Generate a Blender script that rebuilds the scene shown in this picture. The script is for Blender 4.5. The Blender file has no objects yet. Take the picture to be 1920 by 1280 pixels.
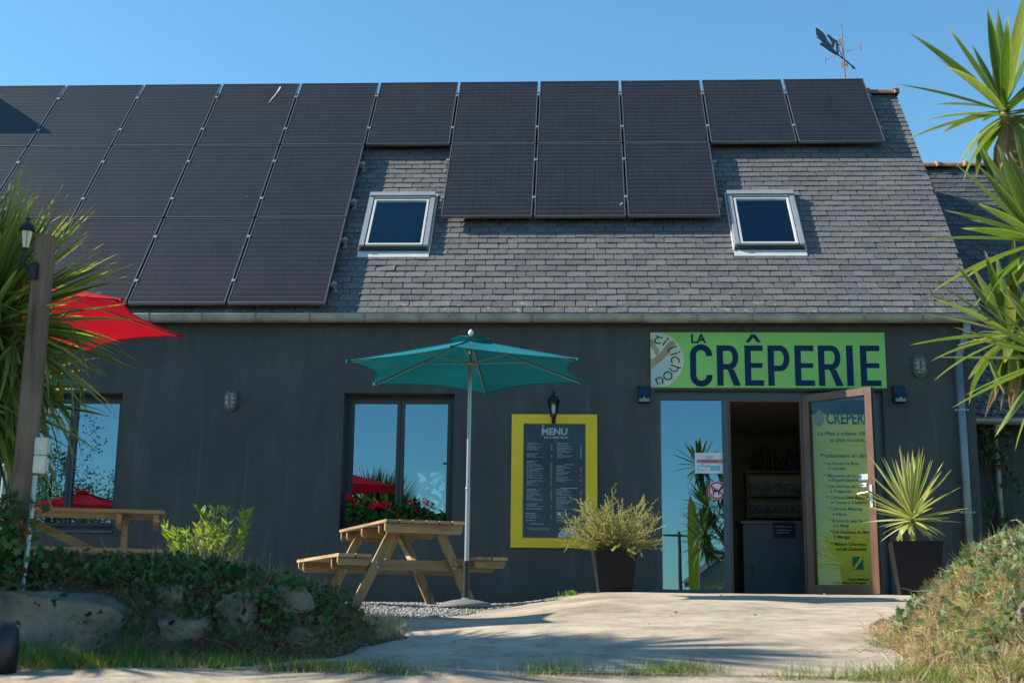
import bpy, bmesh, math, random
import numpy as np
from mathutils import Vector, Matrix, Quaternion
R = math.radians
rnd = random.Random(7)
SC = bpy.context.scene
COL = SC.collection

# ------------------------------------------------------------------ camera
cam_d = bpy.data.cameras.new("camera")
cam = bpy.data.objects.new("camera", cam_d); COL.objects.link(cam)
CR = Vector((0.99880068, 0.04763996, 0.01129754)); CU = Vector((-0.00129563, -0.20494661, 0.9787723)); CF = Vector((-0.04894407, 0.97761307, 0.20463909))
CAM = Vector((3.99444613, -14.34326584, -0.20337877))
cam.matrix_world = Matrix(((CR.x, CU.x, -CF.x, CAM.x), (CR.y, CU.y, -CF.y, CAM.y), (CR.z, CU.z, -CF.z, CAM.z), (0, 0, 0, 1)))
cam_d.sensor_width = 36; cam_d.lens = 45.29; cam_d.clip_end = 3000; cam_d.clip_start = 0.05
cam_d.dof.use_dof = True; cam_d.dof.focus_distance = 13.2; cam_d.dof.aperture_fstop = 4.5
SC.camera = cam

# ------------------------------------------------------------------ sky, sun, exposure
SUN_EL, SUN_BACK = 35.3, 3.0            # the sun stands to the left, a touch behind the facade plane
sd = Vector((-math.cos(R(SUN_EL)) * math.cos(R(SUN_BACK)), math.cos(R(SUN_EL)) * math.sin(R(SUN_BACK)), math.sin(R(SUN_EL))))
W = bpy.data.worlds.new("World"); SC.world = W; W.use_nodes = True
nt = W.node_tree; bgn = nt.nodes["Background"]
sky = nt.nodes.new("ShaderNodeTexSky"); sky.sky_type = 'NISHITA'; sky.sun_disc = False
sky.sun_elevation = R(SUN_EL); sky.sun_rotation = R(270 + SUN_BACK)
sky.air_density = 1.0; sky.dust_density = 0.1; sky.ozone_density = 1.2; sky.altitude = 20
wb = nt.nodes.new("ShaderNodeMix"); wb.data_type = 'RGBA'; wb.blend_type = 'MULTIPLY'; wb.inputs[0].default_value = 1; wb.inputs[7].default_value = (.62, 1.0, 1.09, 1)   # the camera's white balance
nt.links.new(sky.outputs[0], wb.inputs[6]); nt.links.new(wb.outputs[2], bgn.inputs[0]); bgn.inputs[1].default_value = 0.094
sl = bpy.data.lights.new("sun", 'SUN'); so = bpy.data.objects.new("sun", sl); COL.objects.link(so)
sl.energy = 5.0; sl.angle = R(0.53); sl.color = (1.0, 0.91, 0.77)
so.rotation_euler = sd.to_track_quat('Z', 'Y').to_euler(); so.location = (-20, 0, 20)
SC.view_settings.view_transform = 'Standard'; SC.view_settings.look = 'None'
SC.view_settings.exposure = 1.08; SC.view_settings.gamma = 1.0; SC.view_settings.use_curve_mapping = False
try:
    SC.cycles.max_bounces = 8; SC.cycles.transparent_max_bounces = 12; SC.cycles.glossy_bounces = 4
except Exception: pass

# ------------------------------------------------------------------ helpers: materials
def mat(name): 
    m = bpy.data.materials.new(name); m.use_nodes = True
    n = m.node_tree.nodes; return m, n, m.node_tree.links, n["Principled BSDF"]
def N(n, t, **k):
    x = n.new(t)
    for a, b in k.items(): setattr(x, a, b)
    return x
def ramp(n, pts):
    r = n.new("ShaderNodeValToRGB"); e = r.color_ramp.elements
    while len(e) < len(pts): e.new(0.5)
    for i, (p, c) in enumerate(pts): e[i].position = p; e[i].color = (*c, 1) if len(c) == 3 else c
    return r
def plain(name, c, rough=0.6, metal=0.0, var=0.12, scale=6.0, bump=0.0, bscale=60.0, spec=0.5, obj_var=0.0, coat=0.0):
    m, n, l, b = mat(name)
    tc = N(n, "ShaderNodeTexCoord"); no = N(n, "ShaderNodeTexNoise"); no.inputs["Scale"].default_value = scale; no.inputs["Detail"].default_value = 5
    l.new(tc.outputs["Object"], no.inputs["Vector"])
    lo = tuple(x * (1 - var) for x in c); hi = tuple(min(1, x * (1 + var)) for x in c)
    rp = ramp(n, [(0.3, lo), (0.7, hi)]); l.new(no.outputs["Fac"], rp.inputs[0])
    out = rp.outputs[0]
    if obj_var:
        oi = N(n, "ShaderNodeObjectInfo"); gi = N(n, "ShaderNodeNewGeometry")
        ad = N(n, "ShaderNodeMath", operation='ADD'); l.new(oi.outputs["Random"], ad.inputs[0]); l.new(gi.outputs["Random Per Island"], ad.inputs[1])
        fr = N(n, "ShaderNodeMath", operation='FRACT'); l.new(ad.outputs[0], fr.inputs[0])
        mr = N(n, "ShaderNodeMapRange"); mr.inputs[3].default_value = 1 - obj_var; mr.inputs[4].default_value = 1 + obj_var; l.new(fr.outputs[0], mr.inputs[0])
        hs = N(n, "ShaderNodeHueSaturation"); l.new(mr.outputs[0], hs.inputs["Value"]); l.new(out, hs.inputs["Color"]); out = hs.outputs[0]
    l.new(out, b.inputs["Base Color"]); b.inputs["Roughness"].default_value = rough; b.inputs["Metallic"].default_value = metal
    b.inputs["Specular IOR Level"].default_value = spec; b.inputs["Coat Weight"].default_value = coat
    if bump:
        n2 = N(n, "ShaderNodeTexNoise"); n2.inputs["Scale"].default_value = bscale; n2.inputs["Detail"].default_value = 6; l.new(tc.outputs["Object"], n2.inputs["Vector"])
        bp = N(n, "ShaderNodeBump"); bp.inputs["Strength"].default_value = bump; bp.inputs["Distance"].default_value = 0.01
        l.new(n2.outputs["Fac"], bp.inputs["Height"]); l.new(bp.outputs[0], b.inputs["Normal"])
    return m
def leafmat(name, cols, trans=0.35, rough=0.45, spec=0.4, along=None):
    """cols: list of colours picked at random for each leaf; along: tint towards the tip"""
    m, n, l, b = mat(name)
    oi = N(n, "ShaderNodeObjectInfo"); gi = N(n, "ShaderNodeNewGeometry")
    ad = N(n, "ShaderNodeMath", operation='ADD'); l.new(oi.outputs["Random"], ad.inputs[0]); l.new(gi.outputs["Random Per Island"], ad.inputs[1])
    fr = N(n, "ShaderNodeMath", operation='FRACT'); l.new(ad.outputs[0], fr.inputs[0])
    rp = ramp(n, [(i / max(1, len(cols) - 1), c) for i, c in enumerate(cols)]); l.new(fr.outputs[0], rp.inputs[0])
    out = rp.outputs[0]
    tc = N(n, "ShaderNodeTexCoord"); no = N(n, "ShaderNodeTexNoise"); no.inputs["Scale"].default_value = 9; l.new(tc.outputs["Object"], no.inputs["Vector"])
    hs = N(n, "ShaderNodeHueSaturation"); mr = N(n, "ShaderNodeMapRange"); mr.inputs[1].default_value = .3; mr.inputs[2].default_value = .7; mr.inputs[3].default_value = .75; mr.inputs[4].default_value = 1.25
    l.new(no.outputs["Fac"], mr.inputs[0]); l.new(mr.outputs[0], hs.inputs["Value"]); l.new(out, hs.inputs["Color"]); out = hs.outputs[0]
    if along:
        uv = N(n, "ShaderNodeUVMap"); sp = N(n, "ShaderNodeSeparateXYZ"); l.new(uv.outputs[0], sp.inputs[0])
        r2 = ramp(n, along); l.new(sp.outputs["Y"], r2.inputs[0])
        mx = N(n, "ShaderNodeMix", data_type='RGBA'); l.new(r2.outputs["Alpha"], mx.inputs[0]); l.new(out, mx.inputs[6]); l.new(r2.outputs[0], mx.inputs[7]); out = mx.outputs[2]
        # pale leaf edges / long streaks across the width
        wv = N(n, "ShaderNodeMath", operation='SUBTRACT'); l.new(sp.outputs["X"], wv.inputs[0]); wv.inputs[1].default_value = .5
        ab = N(n, "ShaderNodeMath", operation='ABSOLUTE'); l.new(wv.outputs[0], ab.inputs[0])
        m2 = N(n, "ShaderNodeMapRange"); m2.inputs[1].default_value = .36; m2.inputs[2].default_value = .5; m2.inputs[3].default_value = 0; m2.inputs[4].default_value = .45; l.new(ab.outputs[0], m2.inputs[0])
        m3 = N(n, "ShaderNodeMix", data_type='RGBA'); l.new(m2.outputs[0], m3.inputs[0]); l.new(out, m3.inputs[6]); m3.inputs[7].default_value = (.36, .38, .13, 1); out = m3.outputs[2]
    l.new(out, b.inputs["Base Color"]); b.inputs["Roughness"].default_value = rough; b.inputs["Specular IOR Level"].default_value = spec
    tr = N(n, "ShaderNodeBsdfTranslucent"); h2 = N(n, "ShaderNodeHueSaturation"); h2.inputs["Saturation"].default_value = 1.15; h2.inputs["Value"].default_value = 1.5
    l.new(out, h2.inputs["Color"]); l.new(h2.outputs[0], tr.inputs[0])
    ms = N(n, "ShaderNodeMixShader"); ms.inputs[0].default_value = trans
    l.new(b.outputs[0], ms.inputs[1]); l.new(tr.outputs[0], ms.inputs[2]); l.new(ms.outputs[0], n["Material Output"].inputs[0])
    return m
def glassmat(name, refl=0.4, tint=(.55, .6, .6), wave=0.0):
    m, n, l, b = mat(name); n.remove(b)
    gl = N(n, "ShaderNodeBsdfGlossy"); gl.inputs["Roughness"].default_value = 0.008; gl.inputs["Color"].default_value = (.52, .80, 1, 1)
    tp = N(n, "ShaderNodeBsdfTransparent"); tp.inputs[0].default_value = (*tint, 1)
    lw = N(n, "ShaderNodeFresnel"); lw.inputs[0].default_value = 1.5
    mr = N(n, "ShaderNodeMapRange"); mr.inputs[1].default_value = 0.04; mr.inputs[2].default_value = 1; mr.inputs[3].default_value = refl; mr.inputs[4].default_value = 1
    l.new(lw.outputs[0], mr.inputs[0])
    ms = N(n, "ShaderNodeMixShader"); l.new(mr.outputs[0], ms.inputs[0]); l.new(tp.outputs[0], ms.inputs[1]); l.new(gl.outputs[0], ms.inputs[2])
    l.new(ms.outputs[0], n["Material Output"].inputs[0])
    if wave:
        tc = N(n, "ShaderNodeTexCoord"); no = N(n, "ShaderNodeTexNoise"); no.inputs["Scale"].default_value = 1.3; no.inputs["Detail"].default_value = 1
        l.new(tc.outputs["Object"], no.inputs["Vector"]); bp = N(n, "ShaderNodeBump"); bp.inputs["Strength"].default_value = wave; bp.inputs["Distance"].default_value = .01
        l.new(no.outputs["Fac"], bp.inputs["Height"]); l.new(bp.outputs[0], gl.inputs["Normal"])
    return m

M = {}
# facade paint: dark blue-grey over rendered blockwork, streaked and chalky
def mk_wall():
    m, n, l, b = mat("facade_paint"); tc = N(n, "ShaderNodeTexCoord")
    mp = N(n, "ShaderNodeMapping"); mp.inputs["Scale"].default_value = (2.6, 2.6, .5); l.new(tc.outputs["Object"], mp.inputs[0])
    st = N(n, "ShaderNodeTexNoise"); st.inputs["Scale"].default_value = 2.2; st.inputs["Detail"].default_value = 7; st.inputs["Roughness"].default_value = .65; l.new(mp.outputs[0], st.inputs["Vector"])
    cl = N(n, "ShaderNodeTexNoise"); cl.inputs["Scale"].default_value = .9; cl.inputs["Detail"].default_value = 4; l.new(tc.outputs["Object"], cl.inputs["Vector"])
    r1 = ramp(n, [(.32, (.050, .054, .055)), (.58, (.064, .069, .070)), (.78, (.092, .096, .096))]); l.new(st.outputs["Fac"], r1.inputs[0])
    r2 = ramp(n, [(.3, (.82, .82, .84)), (.7, (1.12, 1.1, 1.08))]); l.new(cl.outputs["Fac"], r2.inputs[0])
    mx = N(n, "ShaderNodeMix", data_type='RGBA', blend_type='MULTIPLY'); mx.inputs[0].default_value = 1; l.new(r1.outputs[0], mx.inputs[6]); l.new(r2.outputs[0], mx.inputs[7])
    # faint chalk lines of the blockwork
    br = N(n, "ShaderNodeTexBrick"); br.inputs["Scale"].default_value = 1; br.inputs["Mortar Size"].default_value = .006; br.inputs["Brick Width"].default_value = .9; br.inputs["Row Height"].default_value = .41
    br.inputs["Mortar Smooth"].default_value = .5
    sx = N(n, "ShaderNodeSeparateXYZ"); cx = N(n, "ShaderNodeCombineXYZ"); l.new(tc.outputs["Object"], sx.inputs[0]); l.new(sx.outputs["X"], cx.inputs["X"]); l.new(sx.outputs["Z"], cx.inputs["Y"])
    dn = N(n, "ShaderNodeTexNoise"); dn.inputs["Scale"].default_value = 3; l.new(tc.outputs["Object"], dn.inputs["Vector"])
    va = N(n, "ShaderNodeVectorMath", operation='SCALE'); va.inputs[3].default_value = .05; l.new(dn.outputs["Color"], va.inputs[0])
    vb = N(n, "ShaderNodeVectorMath", operation='ADD'); l.new(cx.outputs[0], vb.inputs[0]); l.new(va.outputs[0], vb.inputs[1]); l.new(vb.outputs[0], br.inputs["Vector"])
    gt = N(n, "ShaderNodeTexNoise"); gt.inputs["Scale"].default_value = 1.6; l.new(tc.outputs["Object"], gt.inputs["Vector"])
    g2 = N(n, "ShaderNodeMapRange"); g2.inputs[1].default_value = .5; g2.inputs[2].default_value = .7; g2.inputs[4].default_value = .35; l.new(gt.outputs["Fac"], g2.inputs[0])
    mm = N(n, "ShaderNodeMath", operation='MULTIPLY'); l.new(br.outputs["Fac"], mm.inputs[0]); l.new(g2.outputs[0], mm.inputs[1])
    m3 = N(n, "ShaderNodeMix", data_type='RGBA'); l.new(mm.outputs[0], m3.inputs[0]); l.new(mx.outputs[2], m3.inputs[6]); m3.inputs[7].default_value = (.11, .125, .13, 1)
    mp5 = N(n, "ShaderNodeMapping"); mp5.inputs["Scale"].default_value = (11, 11, .42); l.new(tc.outputs["Object"], mp5.inputs[0])
    s5 = N(n, "ShaderNodeTexNoise"); s5.inputs["Scale"].default_value = 1; s5.inputs["Detail"].default_value = 3; l.new(mp5.outputs[0], s5.inputs["Vector"])
    q5 = N(n, "ShaderNodeMapRange"); q5.inputs[1].default_value = .63; q5.inputs[2].default_value = .74; q5.inputs[4].default_value = .40; l.new(s5.outputs["Fac"], q5.inputs[0])
    m6 = N(n, "ShaderNodeMix", data_type='RGBA'); l.new(q5.outputs[0], m6.inputs[0]); l.new(m3.outputs[2], m6.inputs[6]); m6.inputs[7].default_value = (.115, .13, .135, 1)
    zb_ = N(n, "ShaderNodeMapRange"); zb_.inputs[1].default_value = -.15; zb_.inputs[2].default_value = .30; zb_.inputs[3].default_value = .55; zb_.inputs[4].default_value = 0; l.new(sx.outputs["Z"], zb_.inputs[0])
    zn = N(n, "ShaderNodeTexNoise"); zn.inputs["Scale"].default_value = 7; zn.inputs["Detail"].default_value = 6; l.new(tc.outputs["Object"], zn.inputs["Vector"])
    zm = N(n, "ShaderNodeMath", operation='MULTIPLY'); l.new(zb_.outputs[0], zm.inputs[0]); l.new(zn.outputs["Fac"], zm.inputs[1])
    m7 = N(n, "ShaderNodeMix", data_type='RGBA'); l.new(zm.outputs[0], m7.inputs[0]); l.new(m6.outputs[2], m7.inputs[6]); m7.inputs[7].default_value = (.15, .13, .10, 1)
    l.new(m7.outputs[2], b.inputs["Base Color"]); b.inputs["Roughness"].default_value = .75; b.inputs["Specular IOR Level"].default_value = .3
    fn = N(n, "ShaderNodeTexNoise"); fn.inputs["Scale"].default_value = 55; fn.inputs["Detail"].default_value = 5; l.new(tc.outputs["Object"], fn.inputs["Vector"])
    bp = N(n, "ShaderNodeBump"); bp.inputs["Strength"].default_value = .6; bp.inputs["Distance"].default_value = .006; l.new(fn.outputs["Fac"], bp.inputs["Height"]); l.new(bp.outputs[0], b.inputs["Normal"])
    return m
M['wall'] = mk_wall()
def mk_slate(name, base=(.112, .112, .117), warm=(.155, .145, .13)):
    m, n, l, b = mat(name); tc = N(n, "ShaderNodeTexCoord"); ge = N(n, "ShaderNodeNewGeometry"); oi = N(n, "ShaderNodeObjectInfo")
    ad = N(n, "ShaderNodeMath", operation='ADD'); l.new(oi.outputs["Random"], ad.inputs[0]); l.new(ge.outputs["Random Per Island"], ad.inputs[1])
    fr = N(n, "ShaderNodeMath", operation='FRACT'); l.new(ad.outputs[0], fr.inputs[0])
    r1 = ramp(n, [(0, tuple(x * .84 for x in base)), (.45, base), (.8, tuple(x * 1.12 for x in base)), (1, tuple(x * 1.28 for x in base))]); l.new(fr.outputs[0], r1.inputs[0])
    no = N(n, "ShaderNodeTexNoise"); no.inputs["Scale"].default_value = 2.6; no.inputs["Detail"].default_value = 8; no.inputs["Roughness"].default_value = .7; l.new(ge.outputs["Position"], no.inputs["Vector"])
    g = N(n, "ShaderNodeMapRange"); g.inputs[1].default_value = .47; g.inputs[2].default_value = .72; g.inputs[4].default_value = .75; l.new(no.outputs["Fac"], g.inputs[0])
    mx = N(n, "ShaderNodeMix", data_type='RGBA'); l.new(g.outputs[0], mx.inputs[0]); l.new(r1.outputs[0], mx.inputs[6]); mx.inputs[7].default_value = (*warm, 1)
    # lichen flecks, commoner low down by the gutter
    sp = N(n, "ShaderNodeSeparateXYZ"); l.new(ge.outputs["Position"], sp.inputs[0])
    hz = N(n, "ShaderNodeMapRange"); hz.inputs[1].default_value = 3.0; hz.inputs[2].default_value = 3.55; hz.inputs[3].default_value = .16; hz.inputs[4].default_value = 0; l.new(sp.outputs["Z"], hz.inputs[0])
    n2 = N(n, "ShaderNodeTexNoise"); n2.inputs["Scale"].default_value = 16; n2.inputs["Detail"].default_value = 6; l.new(ge.outputs["Position"], n2.inputs["Vector"])
    a2 = N(n, "ShaderNodeMath", operation='ADD'); l.new(n2.outputs["Fac"], a2.inputs[0]); l.new(hz.outputs[0], a2.inputs[1])
    g3 = N(n, "ShaderNodeMapRange"); g3.inputs[1].default_value = .70; g3.inputs[2].default_value = .75; g3.inputs[4].default_value = .7; l.new(a2.outputs[0], g3.inputs[0])
    m3 = N(n, "ShaderNodeMix", data_type='RGBA'); l.new(g3.outputs[0], m3.inputs[0]); l.new(mx.outputs[2], m3.inputs[6]); m3.inputs[7].default_value = (.27, .25, .19, 1)
    l.new(m3.outputs[2], b.inputs["Base Color"]); b.inputs["Roughness"].default_value = .7; b.inputs["Specular IOR Level"].default_value = .2
    n4 = N(n, "ShaderNodeTexNoise"); n4.inputs["Scale"].default_value = 28; n4.inputs["Detail"].default_value = 6; l.new(ge.outputs["Position"], n4.inputs["Vector"])
    bp = N(n, "ShaderNodeBump"); bp.inputs["Strength"].default_value = .5; bp.inputs["Distance"].default_value = .006; l.new(n4.outputs["Fac"], bp.inputs["Height"]); l.new(bp.outputs[0], b.inputs["Normal"])
    return m
M['slate'] = mk_slate("roof_slate")
M['slate2'] = mk_slate("old_roof_slate", (.075, .08, .09), (.10, .10, .10))
M['felt'] = plain("roof_batten_dark", (.02, .02, .022), .9)
M['zinc'] = plain("galvanised_zinc", (.20, .225, .24), .5, .4, .22, 3.0, .08, 30)
M['zinc_old'] = plain("weathered_zinc", (.30, .32, .31), .5, .45, .3, 4.0, .1, 20)
M['alu'] = plain("bare_aluminium", (.42, .43, .44), .4, .7, .08)
M['frame_grey'] = plain("skylight_grey_paint", (.33, .335, .34), .38, .3, .05)
M['flash'] = plain("skylight_flashing", (.62, .60, .57), .45, .25, .08)
M['anthr'] = plain("anthracite_joinery", (.022, .027, .032), .38, 0, .1, 4)
M['anthr2'] = plain("blue_grey_joinery", (.045, .065, .085), .35, 0, .08, 4)
def wood(name, c, rough=.6, scale=(1, 1, 1), axis=0, dark=.5, obj_var=.15, spec=.35, knots=True):
    m, n, l, b = mat(name); tc = N(n, "ShaderNodeTexCoord"); mp = N(n, "ShaderNodeMapping")
    s = [26, 26, 26]; s[axis] = 1.6; mp.inputs["Scale"].default_value = s; oi = N(n, "ShaderNodeObjectInfo")
    va = N(n, "ShaderNodeVectorMath", operation='ADD'); vs = N(n, "ShaderNodeVectorMath", operation='SCALE'); vs.inputs[3].default_value = 9
    cb = N(n, "ShaderNodeCombineXYZ"); l.new(oi.outputs["Random"], cb.inputs[0]); l.new(oi.outputs["Random"], cb.inputs[1]); l.new(cb.outputs[0], vs.inputs[0])
    l.new(tc.outputs["Object"], va.inputs[0]); l.new(vs.outputs[0], va.inputs[1]); l.new(va.outputs[0], mp.inputs[0])
    no = N(n, "ShaderNodeTexNoise"); no.inputs["Scale"].default_value = 1; no.inputs["Detail"].default_value = 6; no.inputs["Roughness"].default_value = .6; no.inputs["Distortion"].default_value = .6; l.new(mp.outputs[0], no.inputs["Vector"])
    rp = ramp(n, [(.3, tuple(x * dark for x in c)), (.48, c), (.7, tuple(x * 1.25 for x in c))]); l.new(no.outputs["Fac"], rp.inputs[0])
    out = rp.outputs[0]
    bg = N(n, "ShaderNodeTexNoise"); bg.inputs["Scale"].default_value = 3; bg.inputs["Detail"].default_value = 3; l.new(va.outputs[0], bg.inputs["Vector"])
    mr = N(n, "ShaderNodeMapRange"); mr.inputs[1].default_value = .3; mr.inputs[2].default_value = .7; mr.inputs[3].default_value = .78; mr.inputs[4].default_value = 1.15; l.new(bg.outputs["Fac"], mr.inputs[0])
    ov = N(n, "ShaderNodeMapRange"); ov.inputs[3].default_value = 1 - obj_var; ov.inputs[4].default_value = 1 + obj_var; l.new(oi.outputs["Random"], ov.inputs[0])
    mu = N(n, "ShaderNodeMath", operation='MULTIPLY'); l.new(mr.outputs[0], mu.inputs[0]); l.new(ov.outputs[0], mu.inputs[1])
    hs = N(n, "ShaderNodeHueSaturation"); l.new(mu.outputs[0], hs.inputs["Value"]); l.new(out, hs.inputs["Color"])
    l.new(hs.outputs[0], b.inputs["Base Color"]); b.inputs["Roughness"].default_value = rough; b.inputs["Specular IOR Level"].default_value = spec
    bp = N(n, "ShaderNodeBump"); bp.inputs["Strength"].default_value = .35; bp.inputs["Distance"].default_value = .003; l.new(no.outputs["Fac"], bp.inputs["Height"]); l.new(bp.outputs[0], b.inputs["Normal"])
    return m
M['pineX'] = wood("treated_pine_x", (.31, .20, .095), axis=0)
M['pineY'] = wood("treated_pine_y", (.34, .24, .13), axis=1)
M['pineZ'] = wood("treated_pine_z", (.31, .20, .095), axis=2)
M['grey_wood'] = wood("weathered_grey_post", (.165, .12, .09), .8, axis=2, dark=.45, spec=.2)
M['brown_door'] = wood("brown_door_frame", (.105, .045, .026), .42, axis=2, dark=.75, obj_var=.05, spec=.5)
def fabric(name, c, trans=.35):
    m, n, l, b = mat(name); tc = N(n, "ShaderNodeTexCoord"); no = N(n, "ShaderNodeTexNoise"); no.inputs["Scale"].default_value = 2.5; no.inputs["Detail"].default_value = 5; l.new(tc.outputs["Object"], no.inputs["Vector"])
    rp = ramp(n, [(.3, tuple(x * .86 for x in c)), (.7, tuple(min(1, x * 1.1) for x in c))]); l.new(no.outputs["Fac"], rp.inputs[0])
    l.new(rp.outputs[0], b.inputs["Base Color"]); b.inputs["Roughness"].default_value = .8; b.inputs["Specular IOR Level"].default_value = .2; b.inputs["Sheen Weight"].default_value = .0
    wv = N(n, "ShaderNodeTexNoise"); wv.inputs["Scale"].default_value = 7; wv.inputs["Detail"].default_value = 4; l.new(tc.outputs["Object"], wv.inputs["Vector"])
    bp = N(n, "ShaderNodeBump"); bp.inputs["Strength"].default_value = .55; bp.inputs["Distance"].default_value = .02; l.new(wv.outputs["Fac"], bp.inputs["Height"]); l.new(bp.outputs[0], b.inputs["Normal"])
    tr = N(n, "ShaderNodeBsdfTranslucent"); l.new(rp.outputs[0], tr.inputs[0]); ms = N(n, "ShaderNodeMixShader"); ms.inputs[0].default_value = trans
    l.new(b.outputs[0], ms.inputs[1]); l.new(tr.outputs[0], ms.inputs[2]); l.new(ms.outputs[0], n["Material Output"].inputs[0]); return m
M['teal'] = fabric("teal_canvas", (.001, .145, .18), .13)
M['red'] = fabric("red_canvas", (.60, .008, .025), .35)
M['pole'] = plain("grey_powder_coat_pole", (.33, .35, .37), .35, .4, .05)
M['rib'] = plain("rib_steel", (.30, .29, .27), .4, .6, .05)
M['white'] = plain("white_plastic", (.72, .72, .70), .4, 0, .05)
M['cream'] = plain("aged_white_plastic", (.62, .60, .52), .45, 0, .12, 9)
M['black'] = plain("black_plastic", (.012, .012, .013), .45, 0, .1)
M['blackm'] = plain("black_cast_metal", (.012, .013, .014), .35, .3, .2, 12, .1, 60)
M['base_conc'] = plain("dark_concrete_base", (.13, .13, .13), .85, 0, .25, 14, .4, 90)
M['pot'] = plain("anthracite_planter", (.007, .007, .009), .6, 0, .2, 7, spec=.25)
M['soil'] = plain("dark_soil", (.05, .035, .025), .95, 0, .4, 20, .8, 40)
M['green_sign'] = plain("green_sign_face", (.24, .52, .14), .6, 0, .06, 1.5, spec=.12)
M['navy'] = plain("navy_print", (.008, .028, .075), .6, 0, .02, spec=.12)
M['black_print'] = plain("black_print", (.01, .012, .016), .4, 0, .02, spec=.12)
M['logo_cream'] = plain("logo_cream", (.50, .53, .38), .4, 0, .12, 5)
M['logo_blue'] = plain("logo_pale_blue", (.36, .47, .44), .4, 0, .08, 5)
M['logo_tan'] = plain("logo_tan", (.34, .24, .14), .45, 0, .2, 9)
M['yellow'] = plain("yellow_painted_board", (.74, .50, .008), .5, 0, .08, 2.5, .05, 60)
M['menu'] = plain("menu_panel_slate_blue", (.030, .042, .058), .22, 0, .25, 2.5, spec=.3)
M['menu_txt'] = plain("menu_white_print", (.34, .38, .42), .4, 0, .03)
M['film'] = plain("yellow_green_film", (.62, .50, .05), .6, 0, .12, 2, spec=.15)
M['film_txt'] = plain("film_dark_print", (.02, .022, .02), .4, spec=.12)
M['rgreen'] = plain("dark_green_print", (.01, .16, .08), .4, spec=.12)
M['paper'] = plain("white_paper", (.60, .63, .66), .6, 0, .03)
M['redp'] = plain("red_print", (.55, .02, .03), .5)
M['pinkp'] = plain("pale_red_print", (.50, .17, .17), .5)
M['bluep'] = plain("blue_print", (.05, .20, .50), .5)
M['cyanp'] = plain("cyan_print", (.12, .42, .52), .5)
M['lamp_glass'] = glassmat("lamp_clear_glass", .12, (.9, .92, .9))
M['lamp_amber'] = plain("frosted_amber_glass", (.62, .55, .34), .3, 0, .1)
M['bulb'] = plain("white_bulb", (.75, .76, .74), .3)
M['bulk_glass'] = plain("ribbed_lamp_glass", (.17, .18, .17), .12, 0, .3, 14, .3, 25)
M['bulk_metal'] = plain("nickel_lamp_guard", (.16, .14, .115), .32, .85, .15, 20)
M['pv_cell_blue'] = plain("small_solar_cell", (.006, .02, .06), .15, 0, .05)
M['glass'] = glassmat("window_glass", .25, (.42, .46, .46), .02)
M['glass_sky'] = glassmat("skylight_glass", .11, (.75, .8, .8))
M['glass_leaf'] = glassmat("door_leaf_glass", .004, (.92, .95, .92), .03)
M['terracotta'] = plain("weathered_ridge_tile", (.24, .11, .065), .75, 0, .3, 8, .3, 40)
M['rust'] = plain("rusty_iron", (.22, .09, .05), .7, .3, .3, 30)
M['iron'] = plain("dark_sheet_iron", (.035, .045, .05), .5, .5, .3, 12)
M['int_wall'] = plain("interior_wall", (.62, .56, .46), .8)
M['int_floor'] = plain("interior_floor", (.30, .27, .24), .5)
M['counter'] = plain("counter_grey_paint", (.10, .12, .14), .5)
M['counter_top'] = plain("counter_top_wood", (.22, .15, .09), .5)
M['bottle_g'] = plain("bottle_green", (.02, .07, .03), .15); M['bottle_b'] = plain("bottle_brown", (.10, .04, .015), .15); M['bottle_bl'] = plain("bottle_blue", (.03, .08, .22), .15)
M['drink'] = plain("drinking_glass", (.35, .38, .38), .1)
M['stone'] = None

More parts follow.
